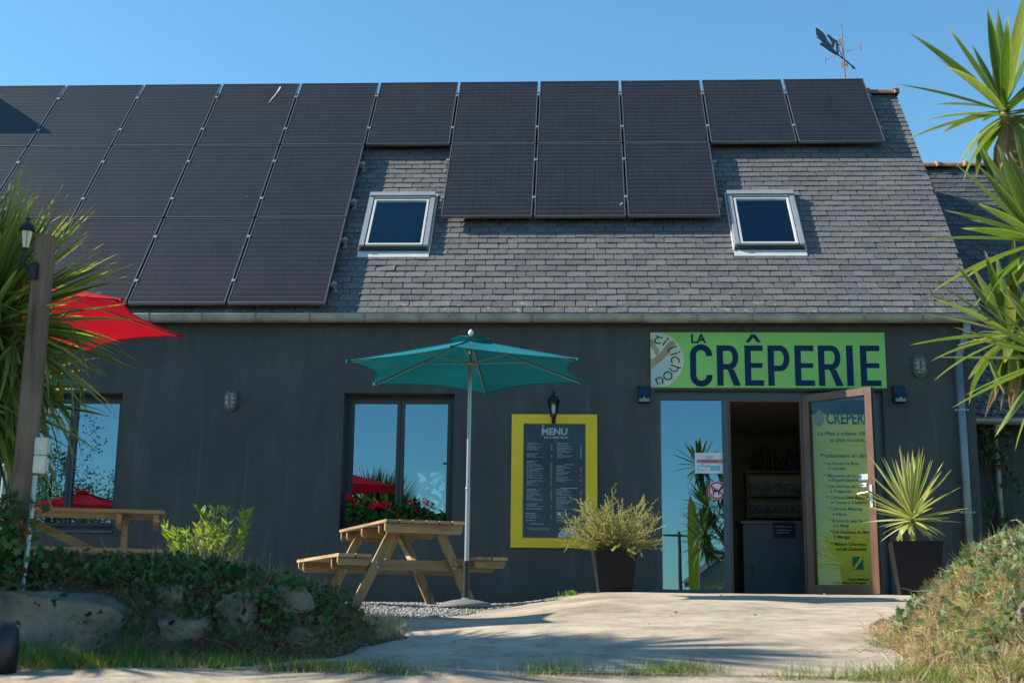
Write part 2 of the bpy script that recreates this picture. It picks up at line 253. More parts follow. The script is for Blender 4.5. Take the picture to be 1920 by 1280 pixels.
def mk_ground(name, cols, scale, bump, bscale=40, rough=.9, extra=None):
    m, n, l, b = mat(name); ge = N(n, "ShaderNodeNewGeometry")
    n1 = N(n, "ShaderNodeTexNoise"); n1.inputs["Scale"].default_value = scale; n1.inputs["Detail"].default_value = 9; n1.inputs["Roughness"].default_value = .68; l.new(ge.outputs["Position"], n1.inputs["Vector"])
    rp = ramp(n, cols); l.new(n1.outputs["Fac"], rp.inputs[0]); out = rp.outputs[0]
    n3 = N(n, "ShaderNodeTexNoise"); n3.inputs["Scale"].default_value = scale * .22; n3.inputs["Detail"].default_value = 5; l.new(ge.outputs["Position"], n3.inputs["Vector"])
    r3 = ramp(n, [(.32, (.66, .65, .64)), (.5, (.95, .94, .92)), (.68, (1.14, 1.12, 1.08))]); l.new(n3.outputs["Fac"], r3.inputs[0])
    mx = N(n, "ShaderNodeMix", data_type='RGBA', blend_type='MULTIPLY'); mx.inputs[0].default_value = 1; l.new(out, mx.inputs[6]); l.new(r3.outputs[0], mx.inputs[7]); out = mx.outputs[2]
    if extra == 'concrete':
        vo = N(n, "ShaderNodeTexVoronoi"); vo.inputs["Scale"].default_value = 55; l.new(ge.outputs["Position"], vo.inputs["Vector"])
        r4 = ramp(n, [(.0, (.42, .40, .38)), (.26, (1, 1, 1))]); l.new(vo.outputs["Distance"], r4.inputs[0])
        m4 = N(n, "ShaderNodeMix", data_type='RGBA', blend_type='MULTIPLY'); m4.inputs[0].default_value = .85; l.new(out, m4.inputs[6]); l.new(r4.outputs[0], m4.inputs[7]); out = m4.outputs[2]
        vc = N(n, "ShaderNodeTexVoronoi", feature='DISTANCE_TO_EDGE'); vc.inputs["Scale"].default_value = .75
        wn = N(n, "ShaderNodeTexNoise"); wn.inputs["Scale"].default_value = 2.5; wn.inputs["Detail"].default_value = 6; l.new(ge.outputs["Position"], wn.inputs["Vector"])
        vs = N(n, "ShaderNodeVectorMath", operation='SCALE'); vs.inputs[3].default_value = .8; l.new(wn.outputs["Color"], vs.inputs[0])
        vd = N(n, "ShaderNodeVectorMath", operation='ADD'); l.new(ge.outputs["Position"], vd.inputs[0]); l.new(vs.outputs[0], vd.inputs[1]); l.new(vd.outputs[0], vc.inputs["Vector"])
        r5 = ramp(n, [(.0, (.35, .33, .30)), (.006, (1, 1, 1))]); l.new(vc.outputs["Distance"], r5.inputs[0])
        m5 = N(n, "ShaderNodeMix", data_type='RGBA', blend_type='MULTIPLY'); m5.inputs[0].default_value = .55; l.new(out, m5.inputs[6]); l.new(r5.outputs[0], m5.inputs[7]); out = m5.outputs[2]
    l.new(out, b.inputs["Base Color"]); b.inputs["Roughness"].default_value = rough; b.inputs["Specular IOR Level"].default_value = .25
    n2 = N(n, "ShaderNodeTexNoise"); n2.inputs["Scale"].default_value = bscale; n2.inputs["Detail"].default_value = 7; n2.inputs["Roughness"].default_value = .7; l.new(ge.outputs["Position"], n2.inputs["Vector"])
    bp = N(n, "ShaderNodeBump"); bp.inputs["Strength"].default_value = bump; bp.inputs["Distance"].default_value = .02; l.new(n2.outputs["Fac"], bp.inputs["Height"]); l.new(bp.outputs[0], b.inputs["Normal"])
    return m
M['concrete'] = mk_ground("old_concrete", [(.30, (.235, .195, .15)), (.5, (.37, .315, .25)), (.72, (.47, .41, .33))], 5, .35, 45, extra='concrete')
M['road'] = mk_ground("pale_road", [(.3, (.20, .165, .125)), (.5, (.35, .30, .235)), (.7, (.47, .41, .33))], 7, .6, 30, extra='concrete')
M['earth'] = mk_ground("dry_earth", [(.3, (.04, .03, .02)), (.5, (.085, .065, .042)), (.7, (.14, .11, .07))], 6, .9, 25)
M['field'] = mk_ground("rough_grass_field", [(.3, (.05, .065, .02)), (.5, (.10, .11, .035)), (.7, (.17, .15, .07))], 2, .8, 12)
M['gravel_bed'] = mk_ground("gravel_bed", [(.3, (.10, .095, .09)), (.5, (.22, .21, .20)), (.7, (.36, .34, .32))], 40, .9, 70)
M['gravel'] = plain("gravel_stone", (.30, .285, .27), .85, 0, .2, 30, .2, 90, obj_var=.5)
def mk_rock():
    m, n, l, b = mat("quarried_stone"); tc = N(n, "ShaderNodeTexCoord"); oi = N(n, "ShaderNodeObjectInfo")
    n1 = N(n, "ShaderNodeTexNoise"); n1.inputs["Scale"].default_value = 4; n1.inputs["Detail"].default_value = 9; n1.inputs["Roughness"].default_value = .65; l.new(tc.outputs["Object"], n1.inputs["Vector"])
    rp = ramp(n, [(.3, (.05, .045, .038)), (.46, (.13, .12, .105)), (.58, (.20, .17, .13)), (.75, (.29, .26, .21))]); l.new(n1.outputs["Fac"], rp.inputs[0])
    n2 = N(n, "ShaderNodeTexNoise"); n2.inputs["Scale"].default_value = 19; n2.inputs["Detail"].default_value = 3; l.new(tc.outputs["Object"], n2.inputs["Vector"])
    r2 = ramp(n, [(.63, (1, 1, 1)), (.69, (.10, .10, .10))]); l.new(n2.outputs["Fac"], r2.inputs[0])
    mx = N(n, "ShaderNodeMix", data_type='RGBA', blend_type='MULTIPLY'); mx.inputs[0].default_value = 1; l.new(rp.outputs[0], mx.inputs[6]); l.new(r2.outputs[0], mx.inputs[7])
    l.new(mx.outputs[2], b.inputs["Base Color"]); b.inputs["Roughness"].default_value = .9; b.inputs["Specular IOR Level"].default_value = .2
    n4 = N(n, "ShaderNodeTexNoise"); n4.inputs["Scale"].default_value = 22; n4.inputs["Detail"].default_value = 8; l.new(tc.outputs["Object"], n4.inputs["Vector"])
    bp = N(n, "ShaderNodeBump"); bp.inputs["Strength"].default_value = .8; bp.inputs["Distance"].default_value = .02; l.new(n4.outputs["Fac"], bp.inputs["Height"]); l.new(bp.outputs[0], b.inputs["Normal"])
    return m
M['stone'] = mk_rock()
M['bark'] = wood("ringed_yucca_bark", (.30, .235, .17), .9, axis=0, dark=.4, spec=.1)
M['bark_d'] = wood("tree_bark", (.10, .08, .06), .9, axis=2, dark=.5, spec=.1)
YA = [(0.0, (.2, .25, .05, 0.0)), (.80, (.3, .3, .08, 0.0)), (.95, (.40, .33, .12, .8)), (1, (.32, .20, .08, 1))]
M['yucca'] = leafmat("yucca_leaf", [(.055, .11, .020), (.085, .155, .028), (.13, .19, .04), (.21, .25, .075), (.075, .13, .026)], .36, .38, .45, YA)
M['yucca_dead'] = leafmat("dead_yucca_leaf", [(.35, .27, .17), (.28, .19, .10), (.42, .35, .24)], .25, .7, .2)
M['yucca_pot'] = leafmat("variegated_yucca_leaf", [(.26, .31, .085), (.42, .43, .16), (.30, .35, .09), (.55, .54, .27)], .35, .4, .5, YA)
M['palm'] = leafmat("cordyline_leaf", [(.05, .10, .024), (.11, .17, .035), (.20, .25, .05), (.34, .34, .10), (.07, .13, .03)], .42, .33, .6, YA)
M['ivy'] = leafmat("ivy_leaf", [(.02, .07, .022), (.035, .10, .03), (.08, .17, .045), (.14, .085, .035), (.03, .085, .035), (.05, .13, .035)], .2, .6, .2)
M['ivy_dusty'] = leafmat("dusty_ivy_leaf", [(.09, .15, .07), (.13, .19, .09), (.20, .25, .14), (.06, .12, .04)], .2, .65, .2)
M['shrub'] = leafmat("grey_green_shrub_leaf", [(.22, .23, .075), (.31, .31, .11), (.38, .36, .17), (.17, .185, .065)], .4, .5, .3)
M['ole'] = leafmat("oleander_leaf", [(.18, .26, .045), (.26, .34, .06), (.34, .38, .09)], .4, .4, .4)
M['geran'] = leafmat("geranium_leaf", [(.03, .10, .02), (.05, .14, .03)], .3, .5, .3)
M['flower_r'] = leafmat("red_petal", [(.75, .008, .02), (.80, .01, .09), (.7, .01, .03)], .4, .5, .2)
M['flower_w'] = leafmat("pale_petal", [(.7, .65, .68), (.6, .5, .6)], .4, .5, .2)
M['straw'] = leafmat("dry_straw", [(.40, .30, .16), (.54, .43, .25), (.28, .18, .09), (.62, .52, .34)], .3, .6, .2)
M['dead'] = leafmat("dead_stems", [(.22, .15, .08), (.34, .25, .14), (.14, .09, .05), (.44, .34, .21)], .2, .8, .1)
M['grass'] = leafmat("green_grass", [(.10, .17, .03), (.16, .23, .045), (.22, .26, .07), (.07, .13, .03)], .4, .5, .2)
M['tree'] = leafmat("tree_leaf", [(.035, .07, .018), (.055, .10, .025), (.09, .13, .035)], .35, .5, .3)
M['tree_l'] = leafmat("light_tree_leaf", [(.12, .17, .045), (.18, .22, .07), (.08, .12, .03)], .4, .5, .3)
M['stem'] = plain("pale_woody_stem", (.42, .35, .24), .8, 0, .3, 30)
M['twig'] = plain("brown_twig", (.16, .095, .06), .85, 0, .3, 30)
M['plaster'] = plain("cream_plaster", (.45, .39, .32), .85)

# solar laminate: black cells, hairline busbars and the dotted rows between half cells
def mk_pv():
    m, n, l, b = mat("solar_laminate"); uv = N(n, "ShaderNodeUVMap"); sp = N(n, "ShaderNodeSeparateXYZ"); l.new(uv.outputs[0], sp.inputs[0])
    def lines(src, count, duty, off=0.0):
        a = N(n, "ShaderNodeMath", operation='MULTIPLY_ADD'); l.new(src, a.inputs[0]); a.inputs[1].default_value = count; a.inputs[2].default_value = off
        f = N(n, "ShaderNodeMath", operation='FRACT'); l.new(a.outputs[0], f.inputs[0])
        c = N(n, "ShaderNodeMath", operation='LESS_THAN'); l.new(f.outputs[0], c.inputs[0]); c.inputs[1].default_value = duty; return c.outputs[0]
    bus = lines(sp.outputs["X"], 54, .10); row = lines(sp.outputs["Y"], 18, .085); col = lines(sp.outputs["X"], 6, .018); dots = lines(sp.outputs["X"], 54, .32)
    oi = N(n, "ShaderNodeObjectInfo")
    dk = N(n, "ShaderNodeMath", operation='MULTIPLY'); l.new(row, dk.inputs[0]); l.new(dots, dk.inputs[1])
    no = N(n, "ShaderNodeTexNoise"); no.inputs["Scale"].default_value = 3.1; no.inputs["Detail"].default_value = 5; ge = N(n, "ShaderNodeNewGeometry"); l.new(ge.outputs["Position"], no.inputs["Vector"])
    rb = ramp(n, [(.35, (.009, .009, .012)), (.65, (.015, .0135, .016))]); l.new(no.outputs["Fac"], rb.inputs[0])
    m1 = N(n, "ShaderNodeMix", data_type='RGBA'); f1 = N(n, "ShaderNodeMath", operation='MULTIPLY'); l.new(bus, f1.inputs[0]); f1.inputs[1].default_value = .55
    l.new(f1.outputs[0], m1.inputs[0]); l.new(rb.outputs[0], m1.inputs[6]); m1.inputs[7].default_value = (.055, .053, .060, 1)
    m2 = N(n, "ShaderNodeMix", data_type='RGBA'); f2 = N(n, "ShaderNodeMath", operation='MULTIPLY'); l.new(dk.outputs[0], f2.inputs[0]); f2.inputs[1].default_value = .8
    l.new(f2.outputs[0], m2.inputs[0]); l.new(m1.outputs[2], m2.inputs[6]); m2.inputs[7].default_value = (.20, .20, .21, 1)
    m3 = N(n, "ShaderNodeMix", data_type='RGBA'); l.new(col, m3.inputs[0]); l.new(m2.outputs[2], m3.inputs[6]); m3.inputs[7].default_value = (.015, .016, .02, 1)
    # bird droppings and specks
    n5 = N(n, "ShaderNodeTexNoise"); n5.inputs["Scale"].default_value = 6.5; n5.inputs["Detail"].default_value = 2; l.new(ge.outputs["Position"], n5.inputs["Vector"])
    g5 = N(n, "ShaderNodeMapRange"); g5.inputs[1].default_value = .79; g5.inputs[2].default_value = .80; g5.inputs[4].default_value = .8; l.new(n5.outputs["Fac"], g5.inputs[0])
    m5 = N(n, "ShaderNodeMix", data_type='RGBA'); l.new(g5.outputs[0], m5.inputs[0]); l.new(m3.outputs[2], m5.inputs[6]); m5.inputs[7].default_value = (.5, .5, .48, 1)
    l.new(m5.outputs[2], b.inputs["Base Color"]); b.inputs["Roughness"].default_value = .42; b.inputs["Specular IOR Level"].default_value = .32
    return m
M['pv'] = mk_pv()
M['pv_frame'] = plain("black_anodised_frame", (.17, .175, .18), .38, .6, .05)
M['dropping'] = plain("bird_dropping", (.6, .6, .57), .8)

# ------------------------------------------------------------------ helpers: geometry
class MB:
    def __init__(s): s.v = []; s.f = []; s.uv = None; s.mi = []
    def add(s, vs, fs, k=0):
        o = len(s.v); s.v += [tuple(v) for v in vs]; s.f += [tuple(i + o for i in f) for f in fs]; s.mi += [k] * len(fs); return s
    def box(s, x0, x1, y0, y1, z0, z1, T=None, k=0):
        vs = [Vector((x, y, z)) for z in (z0, z1) for y in (y0, y1) for x in (x0, x1)]
        if T is not None: vs = [T @ v for v in vs]
        return s.add(vs, [(0, 2, 3, 1), (4, 5, 7, 6), (0, 1, 5, 4), (2, 6, 7, 3), (0, 4, 6, 2), (1, 3, 7, 5)], k)
    def beam(s, p0, p1, w, h, up=Vector((0, 0, 1)), k=0):
        p0, p1 = Vector(p0), Vector(p1); d = (p1 - p0).normalized(); sd_ = d.cross(up).normalized(); u = sd_.cross(d).normalized()
        vs = [p + sd_ * a * w / 2 + u * b * h / 2 for p in (p0, p1) for a, b in ((-1, -1), (1, -1), (1, 1), (-1, 1))]
        return s.add(vs, [(3, 2, 1, 0), (4, 5, 6, 7), (0, 1, 5, 4), (1, 2, 6, 5), (2, 3, 7, 6), (3, 0, 4, 7)], k)
    def tube(s, pts, r, n=8, cap=True, k=0):
        pts = [Vector(p) for p in pts]; rs = r if isinstance(r, (list, tuple)) else [r] * len(pts)
        o = len(s.v); prev = None
        for i, p in enumerate(pts):
            d = (pts[min(i + 1, len(pts) - 1)] - pts[max(i - 1, 0)]).normalized()
            a = prev if prev is not None else (Vector((0, 0, 1)) if abs(d.z) < .9 else Vector((1, 0, 0)))
            a = (a - d * a.dot(d)).normalized(); prev = a; b_ = d.cross(a)
            for j in range(n):
                t = 2 * math.pi * j / n; s.v.append(tuple(p + (a * math.cos(t) + b_ * math.sin(t)) * rs[i]))
        for i in range(len(pts) - 1):
            for j in range(n):
                j2 = (j + 1) % n; s.f.append((o + i * n + j, o + i * n + j2, o + (i + 1) * n + j2, o + (i + 1) * n + j)); s.mi.append(k)
        if cap:
            s.f.append(tuple(o + j for j in reversed(range(n)))); s.f.append(tuple(o + (len(pts) - 1) * n + j for j in range(n))); s.mi += [k, k]
        return s
    def lathe(s, prof, c, n=20, k=0, axis=None):
        c = Vector(c); o = len(s.v)
        T = axis.to_track_quat('Z', 'Y').to_matrix() if axis is not None else Matrix.Identity(3)
        for r, z in prof:
            for j in range(n):
                t = 2 * math.pi * j / n; s.v.append(tuple(c + T @ Vector((r * math.cos(t), r * math.sin(t), z))))
        for i in range(len(prof) - 1):
            for j in range(n):
                j2 = (j + 1) % n; s.f.append((o + i * n + j, o + i * n + j2, o + (i + 1) * n + j2, o + (i + 1) * n + j)); s.mi.append(k)
        if prof[0][0] > 1e-4: s.f.append(tuple(o + j for j in reversed(range(n)))); s.mi.append(k)
        if prof[-1][0] > 1e-4: s.f.append(tuple(o + (len(prof) - 1) * n + j for j in range(n))); s.mi.append(k)
        return s
    def prism(s, poly, T, depth, k=0):
        """poly: 2-D outline (x, z) in the local plane, extruded along local y by depth"""
        n = len(poly); vs = [T @ Vector((x, 0, z)) for x, z in poly] + [T @ Vector((x, depth, z)) for x, z in poly]
        return s.add(vs, [tuple(range(n)), tuple(reversed(range(n, 2 * n)))] + [((i + 1) % n, i, n + i, n + (i + 1) % n) for i in range(n)], k)
    def build(s, name, m, parent=None, smooth=False, bevel=0, kind=None, label=None):
        me = bpy.data.meshes.new(name); me.from_pydata(s.v, [], s.f)
        ms = m if isinstance(m, (list, tuple)) else [m]
        for x in ms: me.materials.append(x)
        if len(ms) > 1: me.polygons.foreach_set("material_index", s.mi)
        me.polygons.foreach_set("use_smooth", [bool(smooth)] * len(s.f))
        me.update()
        bm = bmesh.new(); bm.from_mesh(me); bmesh.ops.recalc_face_normals(bm, faces=bm.faces); 
        if bevel:
            bmesh.ops.remove_doubles(bm, verts=bm.verts, dist=1e-5)
            try: bmesh.ops.bevel(bm, geom=[e for e in bm.edges if len(e.link_faces) == 2 and e.calc_face_angle(0) > .5], offset=bevel, segments=2, affect='EDGES')
            except Exception: pass
        bm.to_mesh(me); bm.free()
        o = bpy.data.objects.new(name, me); COL.objects.link(o)
        if parent is not None: o.parent = parent
        if kind: o["kind"] = kind
        if label: o["label"] = label
        return o
def fast(name, V, F, m, parent=None, uv=None, smooth=False, kind=None, label=None):
    """one mesh from numpy arrays; F is (n,3) or (n,4)"""
    me = bpy.data.meshes.new(name); V = np.asarray(V, dtype=np.float32); F = np.asarray(F, dtype=np.int32)
    me.vertices.add(len(V)); me.vertices.foreach_set("co", V.ravel()); k = F.shape[1]
    me.loops.add(F.size); me.loops.foreach_set("vertex_index", F.ravel())
    me.polygons.add(len(F)); me.polygons.foreach_set("loop_start", np.arange(len(F), dtype=np.int32) * k)
    try: me.polygons.foreach_set("loop_total", np.full(len(F), k, dtype=np.int32))
    except Exception: pass
    me.polygons.foreach_set("use_smooth", np.full(len(F), bool(smooth)))
    me.materials.append(m); me.update(calc_edges=True)
    if uv is not None:
        l = me.uv_layers.new(name="UVMap"); l.data.foreach_set("uv", np.asarray(uv, dtype=np.float32)[F.ravel()].ravel())
    o = bpy.data.objects.new(name, me); COL.objects.link(o)
    if parent is not None: o.parent = parent
    if kind: o["kind"] = kind
    if label: o["label"] = label
    return o
def thing(name, label, cat, loc=(0, 0, 0), rotz=0, group=None):
    o = bpy.data.objects.new(name, None); COL.objects.link(o); o.location = loc; o.rotation_euler = (0, 0, rotz)
    o["label"] = label; o["category"] = cat
    if group: o["group"] = group
    return o
def tag(o, label, cat, group=None):
    o["label"] = label; o["category"] = cat
    if group: o["group"] = group
    return o
def struct(o): o["kind"] = "structure"; return o
def empty_part(name, parent, loc=(0, 0, 0)):
    o = bpy.data.objects.new(name, None); COL.objects.link(o); o.parent = parent; o.location = loc; return o
def copy_tree(root, loc, rotz, label, group=None):
    r = root.copy(); COL.objects.link(r); r.location = loc; r.rotation_euler = (0, 0, rotz); r["label"] = label
    if group: r["group"] = group
    for ch in list(root.children):
        c = ch.copy(); COL.objects.link(c); c.parent = r
        for g in list(ch.children):
            d = g.copy(); COL.objects.link(d); d.parent = c
    return r
def text_mesh(txt, size, m, parent, T, name="lettering", bold=0.0, sx=1.0, shear=0.0, align='LEFT', spacing=1.0, depth=.0008, label=None):
    cu = bpy.data.curves.new(name, 'FONT'); cu.body = txt; cu.size = size; cu.offset = bold; cu.shear = shear; cu.align_x = align; cu.space_character = spacing; cu.extrude = depth
    cu.resolution_u = 3
    t = bpy.data.objects.new(name, cu); COL.objects.link(t); dg = bpy.context.evaluated_depsgraph_get(); dg.update()
    me = bpy.data.meshes.new_from_object(t.evaluated_get(dg)); bpy.data.objects.remove(t)
    me.transform(Matrix.Scale(sx, 4, Vector((1, 0, 0)))); me.transform(T); me.polygons.foreach_set('use_smooth', [False] * len(me.polygons)); me.materials.clear(); me.materials.append(m)
    o = bpy.data.objects.new(name, me); COL.objects.link(o); o.parent = parent
    if label: o["label"] = label
    return o
def FT(x, z, y):      # flat text standing in the facade plane, facing the camera
    return Matrix.Translation((x, y, z)) @ Matrix.Rotation(R(90), 4, 'X')
def ss(a, b, x): 
    t = np.clip((x - a) / (b - a), 0, 1); return t * t * (3 - 2 * t)

# ------------------------------------------------------------------ ground
DY = [-400, -60, -30, -14.3, -9.9, -8.65, -7.85, -7.05, -5.85, -4.65, -3.35, -2.0, -0.4, 6, 60, 400]
DZ = [-1.5, -1.3, -1.05, -.80, -.56, -.47, -.37, -.28, -.20, -.12, -.07, -.025, -.004, -.004, .2, 4]
TY = [-400, -60, -30, -14.3, -9.9, -8.65, -8.1, -6.8, -5.2, -3.4, 0, 6, 60, 400]
TZ = [-1.5, -1.3, -1.05, -.80, -.56, -.47, -.42, -.30, -.255, -.178, -.125, -.12, .1, 4]
def gz(x, y):
    w = ss(3.2, 4.35, np.asarray(x, float)); return (1 - w) * np.interp(y, TY, TZ) + w * np.interp(y, DY, DZ)
def hum(x, y, s=1.0, seed=0.0):
    return (np.sin(x * 3.1 * s + seed) * np.cos(y * 2.7 * s + seed * 1.7) + .5 * np.sin(x * 7.3 * s + y * 5.1 * s + seed * 2.3) + .3 * np.sin(x * 13.7 * s - y * 11.3 * s + seed) ) / 1.8
def sheet(name, xs, ys, zf, m, mask=None, kind='structure', parent=None):
    X, Y = np.meshgrid(xs, ys); Z = zf(X, Y); V = np.stack([X, Y, Z], -1).reshape(-1, 3); nx = len(xs); F = []
    for j in range(len(ys) - 1):
        for i in range(nx - 1):
            if mask is None or mask(.5 * (xs[i] + xs[i + 1]), .5 * (ys[j] + ys[j + 1])): F.append((j * nx + i, j * nx + i + 1, (j + 1) * nx + i + 1, (j + 1) * nx + i))
    return fast(name, V, F, m, parent, smooth=True, kind=kind)
gx = np.concatenate([[-1500, -500, -200, -80, -40, -20], np.arange(-12, 16.1, .25), [20, 40, 80, 200, 500, 1500]])
gy = np.concatenate([[-1500, -400, -150, -60, -40, -30, -22, -18], np.arange(-15, 3.1, .25), [6, 12, 30, 60, 150, 400, 1500]])
sheet('ground', gx, gy, lambda X, Y: gz(X, Y) - .02 + np.where((np.abs(X) > 18) | (Y > 8), -.05, 0), M['field'])
# concrete drive from the door down to the lane
def left_edge(y): return np.interp(y, [-8.7, -8.2, -7.4, -6.6, -5.8, -4.5, -2.5, -.8, 0], [2.3, 2.75, 3.05, 2.95, 2.75, 3.2, 3.75, 4.08, 4.2])
def right_edge(y): return np.interp(y, [-8.7, -8.3, -8.0, -7.4, -6.8, -5, 0], [5.35, 5.52, 5.70, 6.0, 6.85, 7.6, 8.6])
nx, ny = 60, 110
V = []; ys = np.linspace(-8.62, -.012, ny)
for y in ys:
    a = left_edge(y) + .05 * math.sin(y * 5) + .02 * math.sin(y * 17); b_ = right_edge(y)
    for i in range(nx): 
        x = a + (b_ - a) * i / (nx - 1); V.append((x, y, float(gz(x, y)) + .004 + .006 * float(hum(x, y, .8, 3)) - (.012 if i in (0, nx - 1) else 0)))
F = [(j * nx + i, j * nx + i + 1, (j + 1) * nx + i + 1, (j + 1) * nx + i) for j in range(ny - 1) for i in range(nx - 1)]
fast('drive', V, F, M['concrete'], smooth=True, kind='structure')
sheet('lane', np.arange(-9, 14.1, .3), np.concatenate([np.arange(-15.6, -8.7, .15), [-8.66, -8.60]]), lambda X, Y: gz(X, Y) + .001 + .003 * hum(X, Y, 1.5, 1), M['road'])
sheet('gravel_terrace', np.arange(-5, 4.35, .1), np.arange(-6.3, -.005, .1), lambda X, Y: gz(X, Y) - .004 + .006 * hum(X, Y, 2, 1), M['gravel_bed'], mask=lambda x, y: x < left_edge(y) + .1)
sheet('soil_strip', np.arange(-5, 6.05, .1), np.arange(-9.0, -5.7, .1), lambda X, Y: gz(X, Y) - .008 + .006 * hum(X, Y, 2, 1), M['earth'], mask=lambda x, y: x < left_edge(y) + .06 and y > -8.6)

# banks: a low stone-faced earth bank on the left, a dry grassy mound on the right
def bank_h(x, y):
    prof = np.interp(y, [-8.30, -8.14, -8.00, -7.72, -7.35, -7.0, -6.6], [0, .17, .31, .375, .35, .18, 0])
    along = np.interp(x, [-9, 1.2, 1.9, 2.17, 2.45, 2.66, 2.80, 2.94], [1, 1, 1, .87, .76, .66, .32, 0])
    return prof * along
def bankz(x, y): return gz(x, y) + bank_h(x, y) + .025 * hum(x, y, 2.2, 5) * (bank_h(x, y) > .02)
def mound_h(x, y):
    H = np.interp(x, [5.50, 5.64, 5.78, 5.94, 6.08, 6.22, 6.6, 7.0, 9.0], [0, .05, .17, .37, .49, .55, .61, .67, .75])
    P = np.interp(y, [-9.3, -8.9, -8.5, -8.1, -7.6, -7.1, -6.4], [0, .38, .80, 1, .92, .5, 0])
    return H * P
def moundz(x, y): return gz(x, y) + mound_h(x, y) + (.035 * hum(x, y, 2.5, 2) + .022 * hum(x, y, 6.3, 7)) * (mound_h(x, y) > .03)
struct(sheet('bank', np.arange(-6, 3.05, .06), np.arange(-8.45, -6.55, .06), lambda X, Y: bankz(X, Y) - .012, M['earth']))
struct(sheet('mound', np.arange(5.05, 9.5, .06), np.arange(-9.35, -6.35, .06), lambda X, Y: moundz(X, Y) - .012, M['earth']))

# ------------------------------------------------------------------ the creperie building
TH = 0.8954847617; CT, ST = math.cos(TH), math.sin(TH)
def RP(u, v, h=0.0): return Vector((u, -.003 + v * CT - h * ST, 3.134 + v * ST + h * CT))      # point on the slate plane
RM = Matrix(((1, 0, 0), (0, CT, -ST), (0, ST, CT))).to_4x4()                                    # local x across, y up the slope, z off the roof
def RT(u, v, h=0.0): return Matrix.Translation(RP(u, v, h)) @ RM
VR = 5.05; XL, XR = -8.0, 8.56
ridge = RP(0, VR, 0)
bld = thing('creperie_building', 'long dark grey crêperie building with slate roof and a green sign over its door', 'building')
def wall_with_holes(xs, zs, holes, y0, y1):
    b = MB()
    def inside(x, z): return any(h[0] < x < h[1] and h[2] < z < h[3] for h in holes)
    for i in range(len(xs) - 1):
        for j in range(len(zs) - 1):
            if not inside((xs[i] + xs[i + 1]) / 2, (zs[j] + zs[j + 1]) / 2):
                for y in (y0, y1): b.add([(xs[i], y, zs[j]), (xs[i + 1], y, zs[j]), (xs[i + 1], y, zs[j + 1]), (xs[i], y, zs[j + 1])], [(0, 1, 2, 3)])
    for h in holes:
        a, c, e, g = h
        b.add([(a, y0, e), (a, y1, e), (a, y1, g), (a, y0, g)], [(0, 1, 2, 3)]); b.add([(c, y0, e), (c, y1, e), (c, y1, g), (c, y0, g)], [(0, 1, 2, 3)])
        b.add([(a, y0, g), (a, y1, g), (c, y1, g), (c, y0, g)], [(0, 1, 2, 3)]); b.add([(a, y0, e), (a, y1, e), (c, y1, e), (c, y0, e)], [(0, 1, 2, 3)])
    return b
HW1 = (-2.42, -1.18, .60, 2.19); HW2 = (1.375, 2.635, .63, 2.20); HD = (4.885, 7.42, -.02, 2.245)
xs = sorted({XL + .1, HW1[0], HW1[1], HW2[0], HW2[1], HD[0], HD[1], 8.42}); zs = sorted({-.7, -.02, .60, .63, 2.19, 2.20, 2.245, 3.07})
b = wall_with_holes(xs, zs, [HW1, HW2, HD], 0.0, .32)
b.add([(XL + .1, 0, -.7), (XL + .1, .32, -.7), (XL + .1, .32, 3.07), (XL + .1, 0, 3.07)], [(0, 1, 2, 3)])
b.add([(XL + .1, 0, 3.07), (8.42, 0, 3.07), (8.42, .32, 3.07), (XL + .1, .32, 3.07)], [(0, 1, 2, 3)])
wall = b.build('wall', M['wall'], bld)
yb = 2 * ridge.y
g = MB()
g.add([(8.42, 0, -.7), (8.42, yb, -.7), (8.42, yb, 3.07), (8.42, ridge.y, ridge.z - .12), (8.42, 0, 3.07)], [(0, 1, 2, 3, 4)])
g.add([(8.2, .32, -.7), (8.2, yb, -.7), (8.2, yb, 3.07), (8.2, ridge.y, ridge.z - .3), (8.2, .32, 3.07)], [(0, 1, 2, 3, 4)])
g.add([(XL + .1, .32, -.7), (XL + .1, yb, -.7), (XL + .1, yb, 3.07), (XL + .1, ridge.y, ridge.z - .12), (XL + .1, .32, 3.07)], [(0, 1, 2, 3, 4)])
g.build('gable_wall', M['wall'], bld)
# back wall with one window straight through the dining room
HB = (1.55, 2.05, 1.10, 1.90)
b = wall_with_holes([XL + .1, HB[0], HB[1], 8.2], [-.7, HB[2], HB[3], 3.07], [HB], 5.1, 5.4); b.build('back_wall', M['int_wall'], bld)
bk = MB(); bk.box(XL + .12, 8.18, .34, 5.09, -.1, -.03); bk.build('room_floor', M['int_floor'], bld)
ck = MB(); ck.box(XL + .12, 8.18, .34, 5.09, 2.42, 2.5); ck.build('room_ceiling', M['int_wall'], bld)
pt = MB(); pt.box(3.7, 3.8, .34, 5.09, -.03, 2.42); pt.build('partition_wall', M['int_wall'], bld)
